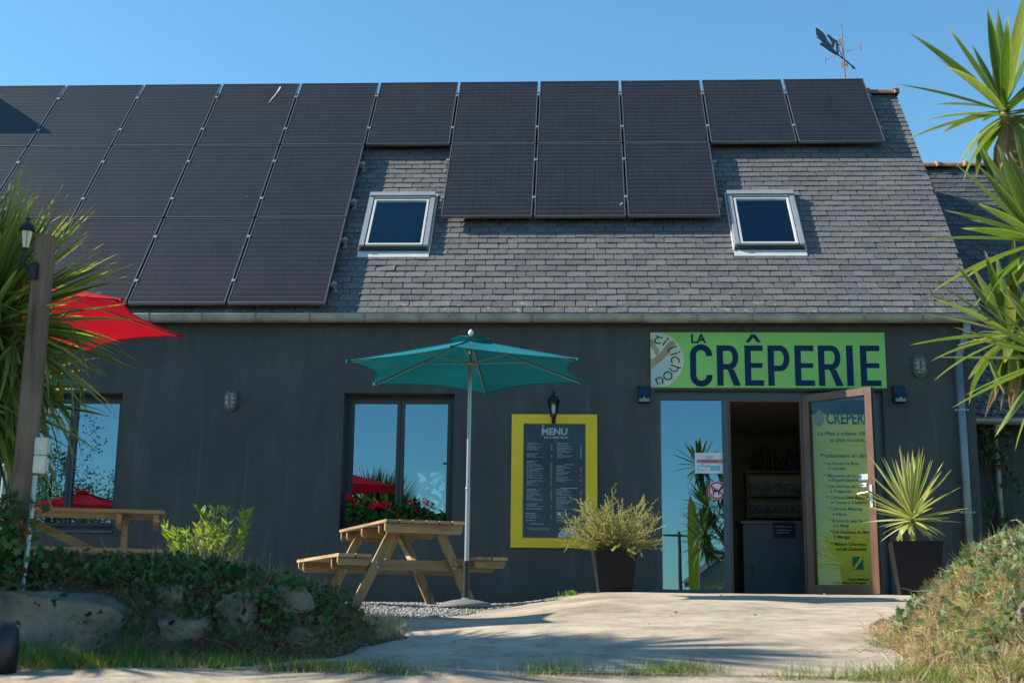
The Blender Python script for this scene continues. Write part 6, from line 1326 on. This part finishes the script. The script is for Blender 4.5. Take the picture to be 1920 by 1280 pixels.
# green and dry grass at the feet of the banks, along the drive and the lane
def grass(name, label, zf, x0, x1, y0, y1, n, dens, Lr, Wd, m, seed, lean=.45, up=1.0):
    P_, Nn = sample(zf, x0, x1, y0, y1, n, rg, dens); k = len(P_)
    D_ = np.array([0, 0, up]) + rg.normal(size=(k, 3)) * lean
    return stuff_thing(scatter_leaves(name, P_ - np.array([0, 0, .004]), D_, rg.uniform(*Lr, k), rg.uniform(Wd * .6, Wd * 1.3, k), m, shape=(BLQ, BLF), seed=seed), label, 'grass')
edge = lambda x, y: np.exp(-((y + 8.60 - .05 * np.sin(x * 3.3)) / .075) ** 2) * np.clip(noise2(x, y, 5, .4) * 2.2 - .75, 0, 1)
grass('grass', 'green tufts in the joint between drive and lane', gz, 1.0, 5.6, -8.78, -8.35, 11000, edge, (.025, .09), .0034, M['grass'], 11)
grass('dry_grass', 'yellowed grass in the joint between drive and lane', gz, 1.0, 5.8, -8.85, -8.35, 11000, lambda x, y: edge(x, y + .02) * .8 + .05 * (np.abs(y + 8.6) < .1), (.015, .05), .003, M['straw'], 12, .8)
grass('grass', 'lush green grass at the foot of the large pale stone', gz, .9, 2.0, -8.62, -8.30, 2600, lambda x, y: np.clip(1.5 * noise2(x, y, 5, 2.2) - .3, 0, 1), (.04, .13), .004, M['grass'], 13, .3)
grass('grass', 'short grass between the left bank and the drive', gz, 1.8, 3.0, -8.6, -7.9, 3200, lambda x, y: (x < left_edge(y) + .03) * np.clip(noise2(x, y, 8, 1) * 1.2 - .2, 0, 1), (.02, .06), .003, M['grass'], 14)
grass('dry_grass', 'pale dry grass where gravel meets the drive', gz, 2.3, 3.15, -7.7, -5.6, 5200, lambda x, y: (x < left_edge(y) + .05) * np.clip(noise2(x, y, 4, 3) * 1.4 - .1, 0, 1), (.025, .085), .003, M['straw'], 15, .5)
grass('grass', 'dark green weeds along the gravel edge of the drive', gz, 2.6, 4.2, -6.0, -.3, 3600, lambda x, y: np.exp(-((x - left_edge(y) + .02) / .10) ** 2) * np.clip(noise2(x, y, 3, 6) * 1.6 - .2, 0, 1), (.012, .04), .004, M['grass'], 16, .6)
grass('grass', 'sparse grass sprouting on the terrace behind the left bank', gz, .3, 2.6, -7.0, -6.0, 500, None, (.05, .14), .004, M['grass'], 17, .25)
# right mound: mostly straw, dusty ivy, green blades on the crest
dm = lambda x, y: (mound_h(x, y) > .01) * np.clip(.18 + 1.3 * noise2(x, y, 13, 3), 0, 1)
P_, Nn = sample(moundz, 5.3, 7.4, -9.3, -7.2, 30000, rg, dm); n = len(P_)
D_ = Nn * .45 + rg.normal(size=(n, 3)) * .6 + np.array([-.25, -.2, .05])
stuff_thing(scatter_leaves('dry_grass', P_, D_, rg.uniform(.025, .10, n) * rg.uniform(.6, 1.3, n), rg.uniform(.0018, .0042, n), M['straw'], shape=(BLQ, BLF), seed=21), 'thick straw coloured dry grass covering the right mound', 'dry grass')
dens = lambda x, y: (mound_h(x, y) > .05) * np.clip(2.4 * noise2(x, y, 5.2, 2.0) - .8 + .5 * ss(6.0, 6.4, x), 0, 1)
P_, Nn = sample(moundz, 5.5, 7.2, -9.1, -7.3, 3400, rg, dens); n = len(P_); P_ = P_ + Nn * rg.uniform(.01, .06, n)[:, None]
stuff_thing(scatter_leaves('ivy', P_, Nn * .4 + rg.normal(size=(n, 3)) * .6 + np.array([-.2, -.3, 0]), rg.uniform(.020, .050, n), rg.uniform(.020, .046, n), M['ivy_dusty'], shape=(IVQ, IVF), seed=22), 'dusty grey-green ivy patches on the right mound', 'ivy')
grass('grass', 'tall green blades on the crest of the right mound', moundz, 5.6, 7.2, -8.5, -7.6, 1300, lambda x, y: np.clip(noise2(x, y, 5, 9) * 1.5 - .3, 0, 1), (.06, .15), .005, M['grass'], 23, .25)
grass('grass', 'green weeds at the left foot of the right mound', moundz, 5.45, 6.0, -9.0, -7.6, 1500, lambda x, y: (mound_h(x, y) < .33) * np.clip(noise2(x, y, 6, 5) * 1.6 - .5, 0, 1), (.03, .09), .0038, M['grass'], 24, .5)
grass('grass', 'mixed lawn grass at the lower right below the mound', gz, 5.2, 7.2, -9.6, -8.55, 3600, lambda x, y: (mound_h(x, y) < .12) * (x > 5.35 - (y + 8.6) * .6) * np.clip(noise2(x, y, 4, 7) * 1.3, 0, 1), (.02, .06), .0034, M['grass'], 25, .6)
grass('dry_grass', 'dead grass at the lower right below the mound', gz, 5.0, 7.2, -9.6, -8.6, 7200, lambda x, y: (x > 5.3 - (y + 8.6) * .6) * 1.0, (.02, .06), .003, M['straw'], 26, .9)
grass('dry_grass', 'dry grass fringe along the right edge of the drive', gz, 5.0, 6.6, -8.8, -7.0, 5200, lambda x, y: np.exp(-((x - right_edge(y) - .02) / .085) ** 2) * np.clip(noise2(x, y, 7, 2) * 1.5, 0, 1), (.02, .07), .003, M['straw'], 27, .7)
grass('grass', 'green tufts along the right edge of the drive', gz, 5.0, 6.6, -8.8, -7.0, 1800, lambda x, y: np.exp(-((x - right_edge(y) - .02) / .07) ** 2) * np.clip(noise2(x, y, 9, 5) * 1.8 - .6, 0, 1), (.03, .08), .0034, M['grass'], 28, .45)
tw = MB()
for i in range(46):
    x = q.uniform(5.4, 6.8); y = q.uniform(-8.9, -7.7); p = Vector((x, y, float(moundz(x, y)) + .02)); d = Vector((q.gauss(-.5, 1), q.gauss(-.2, .5), q.gauss(.4, .5))).normalized(); pts = [p.copy()]
    for k in range(6): d = (d + Vector((q.gauss(-.05, .3), q.gauss(0, .3), q.gauss(-.05, .3)))).normalized(); p = p + d * q.uniform(.02, .05); pts.append(p.copy())
    tw.tube(pts, [.0028 * (1 - .12 * k) for k in range(7)], 4, cap=False)
stuff_thing(tw.build('undergrowth', M['stem']), 'pale dead twigs sticking out of the right mound', 'twigs')
# gravel
def stones(n, xy, smin, smax, seed, m, zf=gz):
    r = np.random.default_rng(seed); t = (1 + 5 ** .5) / 2; I = np.array([(-1, t, 0), (1, t, 0), (-1, -t, 0), (1, -t, 0), (0, -1, t), (0, 1, t), (0, -1, -t), (0, 1, -t), (t, 0, -1), (t, 0, 1), (-t, 0, -1), (-t, 0, 1)]) / 1.9
    IF = np.array([(0, 11, 5), (0, 5, 1), (0, 1, 7), (0, 7, 10), (0, 10, 11), (1, 5, 9), (5, 11, 4), (11, 10, 2), (10, 7, 6), (7, 1, 8), (3, 9, 4), (3, 4, 2), (3, 2, 6), (3, 6, 8), (3, 8, 9), (4, 9, 5), (2, 4, 11), (6, 2, 10), (8, 6, 7), (9, 8, 1)])
    x, y = xy; n = len(x); s = r.uniform(smin, smax, n) / 2; sc = np.stack([s * r.uniform(.8, 1.3, n), s * r.uniform(.7, 1.1, n), s * r.uniform(.5, .85, n)], -1); a = r.uniform(0, 6.28, n)
    V = I[None] * sc[:, None] * r.uniform(.8, 1.15, (n, 12, 1)); X = V[..., 0] * np.cos(a)[:, None] - V[..., 1] * np.sin(a)[:, None]; Y = V[..., 0] * np.sin(a)[:, None] + V[..., 1] * np.cos(a)[:, None]; Z = V[..., 2]
    V = np.stack([X + x[:, None], Y + y[:, None], Z + zf(x, y)[:, None] + sc[:, 2][:, None] * .35], -1); F = IF[None] + (np.arange(n) * 12)[:, None, None]
    return V.reshape(-1, 3), F.reshape(-1, 3)
x = rg.uniform(.6, 4.3, 15000); y = rg.uniform(-6.0, -.05, 15000); k = x < left_edge(y) + .03; V, F = stones(0, (x[k], y[k]), .010, .028, 3, None)
stuff_thing(fast('gravel', V, F, M['gravel'], kind='stuff'), 'loose grey gravel of the terrace around the picnic table', 'gravel')
x = rg.uniform(2.6, 7.2, 260); y = rg.uniform(-8.6, -.3, 260); V, F = stones(0, (x, y), .004, .011, 5, None); stuff_thing(fast('debris', V, F, M['stone'], kind='stuff'), 'scattered grit and crumbs lying on the concrete drive', 'grit')
wd = MB()
for i in range(14):
    a = i * 2.4; wd.add([(3.22, -5.9, -.2)], [])
P_ = np.stack([rg.normal(3.95, .03, 60), rg.normal(-2.0, .05, 60), gz(rg.normal(3.95, .03, 60), np.full(60, -2.0)) + .01], -1)
stuff_thing(scatter_leaves('weeds', P_, rg.normal(size=(60, 3)) * .5 + np.array([0, 0, 1]), .05, .02, M['grass'], shape=(IVQ, IVF), seed=31), 'small leafy green weed by the wall left of the shrub planter', 'weed')
# fallen leaf litter specks on the drive
x = rg.uniform(3.2, 6.8, 26); y = rg.uniform(-8.0, -1.5, 26)
stuff_thing(scatter_leaves('litter', np.stack([x, y, gz(x, y) + .012], -1), np.stack([rg.normal(size=26), rg.normal(size=26), np.zeros(26)], -1), .03, .014, M['yucca_dead'], seed=33), 'few dead leaves lying on the concrete drive', 'leaf litter')

# climber between the annex wall and the gable
x = rg.uniform(8.48, 9.75, 1500); z = rg.uniform(.2, 2.0, 1500); k = rg.uniform(size=1500) < np.clip(1.5 * noise2(x, z, 4, 3) - .25, 0, 1) * np.exp(-((x - 8.75) / .55) ** 2)
x, z = x[k], z[k]; P_ = np.stack([x, 1.02 - rg.uniform(0, .18, len(x)), z], -1)
cl_ = thing('climbing_plant', 'leafy climber growing up the dark annex wall beyond the gable', 'climber')
scatter_leaves('foliage', P_, rg.normal(size=(len(x), 3)) * .7 + np.array([0, -.3, -.3]), rg.uniform(.05, .10, len(x)), rg.uniform(.04, .07, len(x)), M['ivy'], cl_, shape=(GQ, GF), kind='stuff', seed=41)
b = MB(); q = random.Random(6)
for i in range(9):
    p = Vector((8.6 + .12 * i, .98, .1)); pts = [p.copy()]
    for k in range(9): p = p + Vector((q.gauss(0, .08), q.gauss(-.01, .02), .2)); pts.append(p.copy())
    b.tube(pts, [.006 * (1 - .09 * k) for k in range(10)], 5, cap=False)
b.build('stems', M['twig'], cl_, kind='stuff')

# ------------------------------------------------------------------ what stands behind the camera and shows in the glass
def tree(label, loc, H, r, m, seed, n=12000, leaf=.22, trunk=True, flat=1.0):
    rr = np.random.default_rng(seed); t = thing('tree', label, 'tree', loc, 0, 'trees mirrored in the windows')
    nb_ = 34; cs = rr.normal(size=(nb_, 3)); cs /= np.linalg.norm(cs, axis=1, keepdims=True); cs *= (rr.uniform(.25, .95, nb_) ** .6)[:, None]
    c = np.stack([cs[:, 0] * r, cs[:, 1] * r, H * .62 + cs[:, 2] * H * .36 * flat], -1); br = rr.uniform(.22, .42, nb_) * r
    k = rr.integers(0, nb_, n); d = rr.normal(size=(n, 3)); d /= np.linalg.norm(d, axis=1, keepdims=True); P = c[k] + d * (br[k] * rr.uniform(.5, 1, n) ** .5)[:, None]
    scatter_leaves('crown', P, d + rr.normal(size=(n, 3)) * .6, rr.uniform(.6, 1.3, n) * leaf, leaf * .6, m, t, shape=(GQ, GF), kind='stuff', seed=seed)
    b = MB(); b.tube([(0, 0, -.5), (.05, 0, H * .3), (.0, .05, H * .75)], [r * .07 + .05, r * .05 + .04, .03], 8)
    for i in range(0, nb_, 4): b.tube([(.03, 0, H * .38), tuple(c[i])], [.05, .015], 5)
    b.build('trunk', M['bark_d'], t, kind='stuff')
G0 = -1.1
for i, (x, y, H, r, m, lf, lb) in enumerate([(-9.5, -26, 5.2, 2.6, 'tree', .2, 'dark rounded tree mirrored at the left of the left window'), (-14.5, -30, 7.2, 3.0, 'tree', .24, 'tallest dark tree mirrored in the left window'), (-6.0, -29, 4.0, 2.4, 'tree_l', .18, 'light green bushy tree mirrored beside the window mullion'),
        (-2.8, -31, 3.7, 2.0, 'tree', .18, 'low dark tree mirrored at the right side of the left window'), (-20, -34, 7.5, 3.6, 'tree', .26, 'broad tree at the far left of the mirrored row'), (13.5, -34, 6.2, 3.0, 'tree_l', .22, 'light green tree mirrored in the open door'), (17.5, -30, 5.5, 2.6, 'tree', .22, 'dark tree right of the mirrored light green tree')]):
    tree(lb, (x, y, G0), H, r, M[m], 50 + i, leaf=lf * .36)
tree('sunlit leafy tree seen through the dining room and its back window', (1.9, 9.2, -.2), 4.6, 1.9, M['tree_l'], 90, n=4200, leaf=.12)
P_ = np.stack([rg.uniform(-22, 2.5, 9000), rg.uniform(-22.6, -21.4, 9000), G0 + rg.uniform(0, 1, 9000) ** .7 * (2.0 + .3 * np.sin(np.arange(9000)))], -1)
hd_ = thing('hedge', 'low leafy hedge mirrored along the bottom of the windows', 'hedge'); scatter_leaves('foliage', P_, rg.normal(size=(9000, 3)), rg.uniform(.08, .16, 9000), .08, M['tree_l'], hd_, shape=(GQ, GF), kind='stuff', seed=61)
hb = MB(); hb.box(-22, 2.5, -22.3, -21.7, G0 - .3, G0 + 1.5); hb.build('inner_branches', M['bark_d'], hd_)
hs_ = thing('cream_house', 'cream gabled house mirrored in the left glass light of the entrance', 'house', (12.2, -46, G0), R(0))
b = MB(); b.prism([(-2.6, 0), (2.6, 0), (2.6, 2.5), (0, 4.5), (-2.6, 2.5)], Matrix.Identity(4), -7); b.build('wall', M['plaster'], hs_)
b = MB(); 
for s_ in (-1, 1): b.beam((s_ * 2.85, -3.5, 2.38), (0, -3.5, 4.62), 7.5, .12, Vector((0, 1, 0)))
b = MB(); b.add([(-2.85, .25, 2.35), (0, .25, 4.65), (0, -7.3, 4.65), (-2.85, -7.3, 2.35), (2.85, .25, 2.35), (2.85, -7.3, 2.35)], [(0, 1, 2, 3), (1, 4, 5, 2)]); b.build('roof', M['slate2'], hs_)
for x in (-1.4, .5): b = MB(); b.box(x, x + .8, .002, .03, .9, 2.0); b.build('window', M['anthr'], hs_)
fl = thing('feather_flag', 'tall yellow feather flag mirrored in the left glass light of the entrance', 'flag', (8.45, -32.5, G0))
b = MB(); b.tube([(0, 0, 0), (0, 0, 3.9), (-.10, 0, 4.7), (-.35, 0, 5.2)], [.03, .022, .015, .01], 8); b.build('pole', M['pole'], fl)
b = MB(); pts = [(.0, .3), (-.36, .3), (-.40, 3.6), (-.38, 4.6), (-.30, 5.1), (-.08, 4.7), (.0, 3.9)]; b.prism(pts, Matrix.Translation((0, -.006, 0)), .012); b.build('cloth', M['yellow'], fl)
up_ = thing('utility_pole', 'wooden utility pole with wires mirrored in the glass', 'pole', (8.2, -38, G0)); b = MB(); b.tube([(0, 0, 0), (0, 0, 4.1)], [.09, .06], 8); b.box(-.9, .9, -.04, .04, 3.9, 3.98); b.build('pole', M['bark_d'], up_)
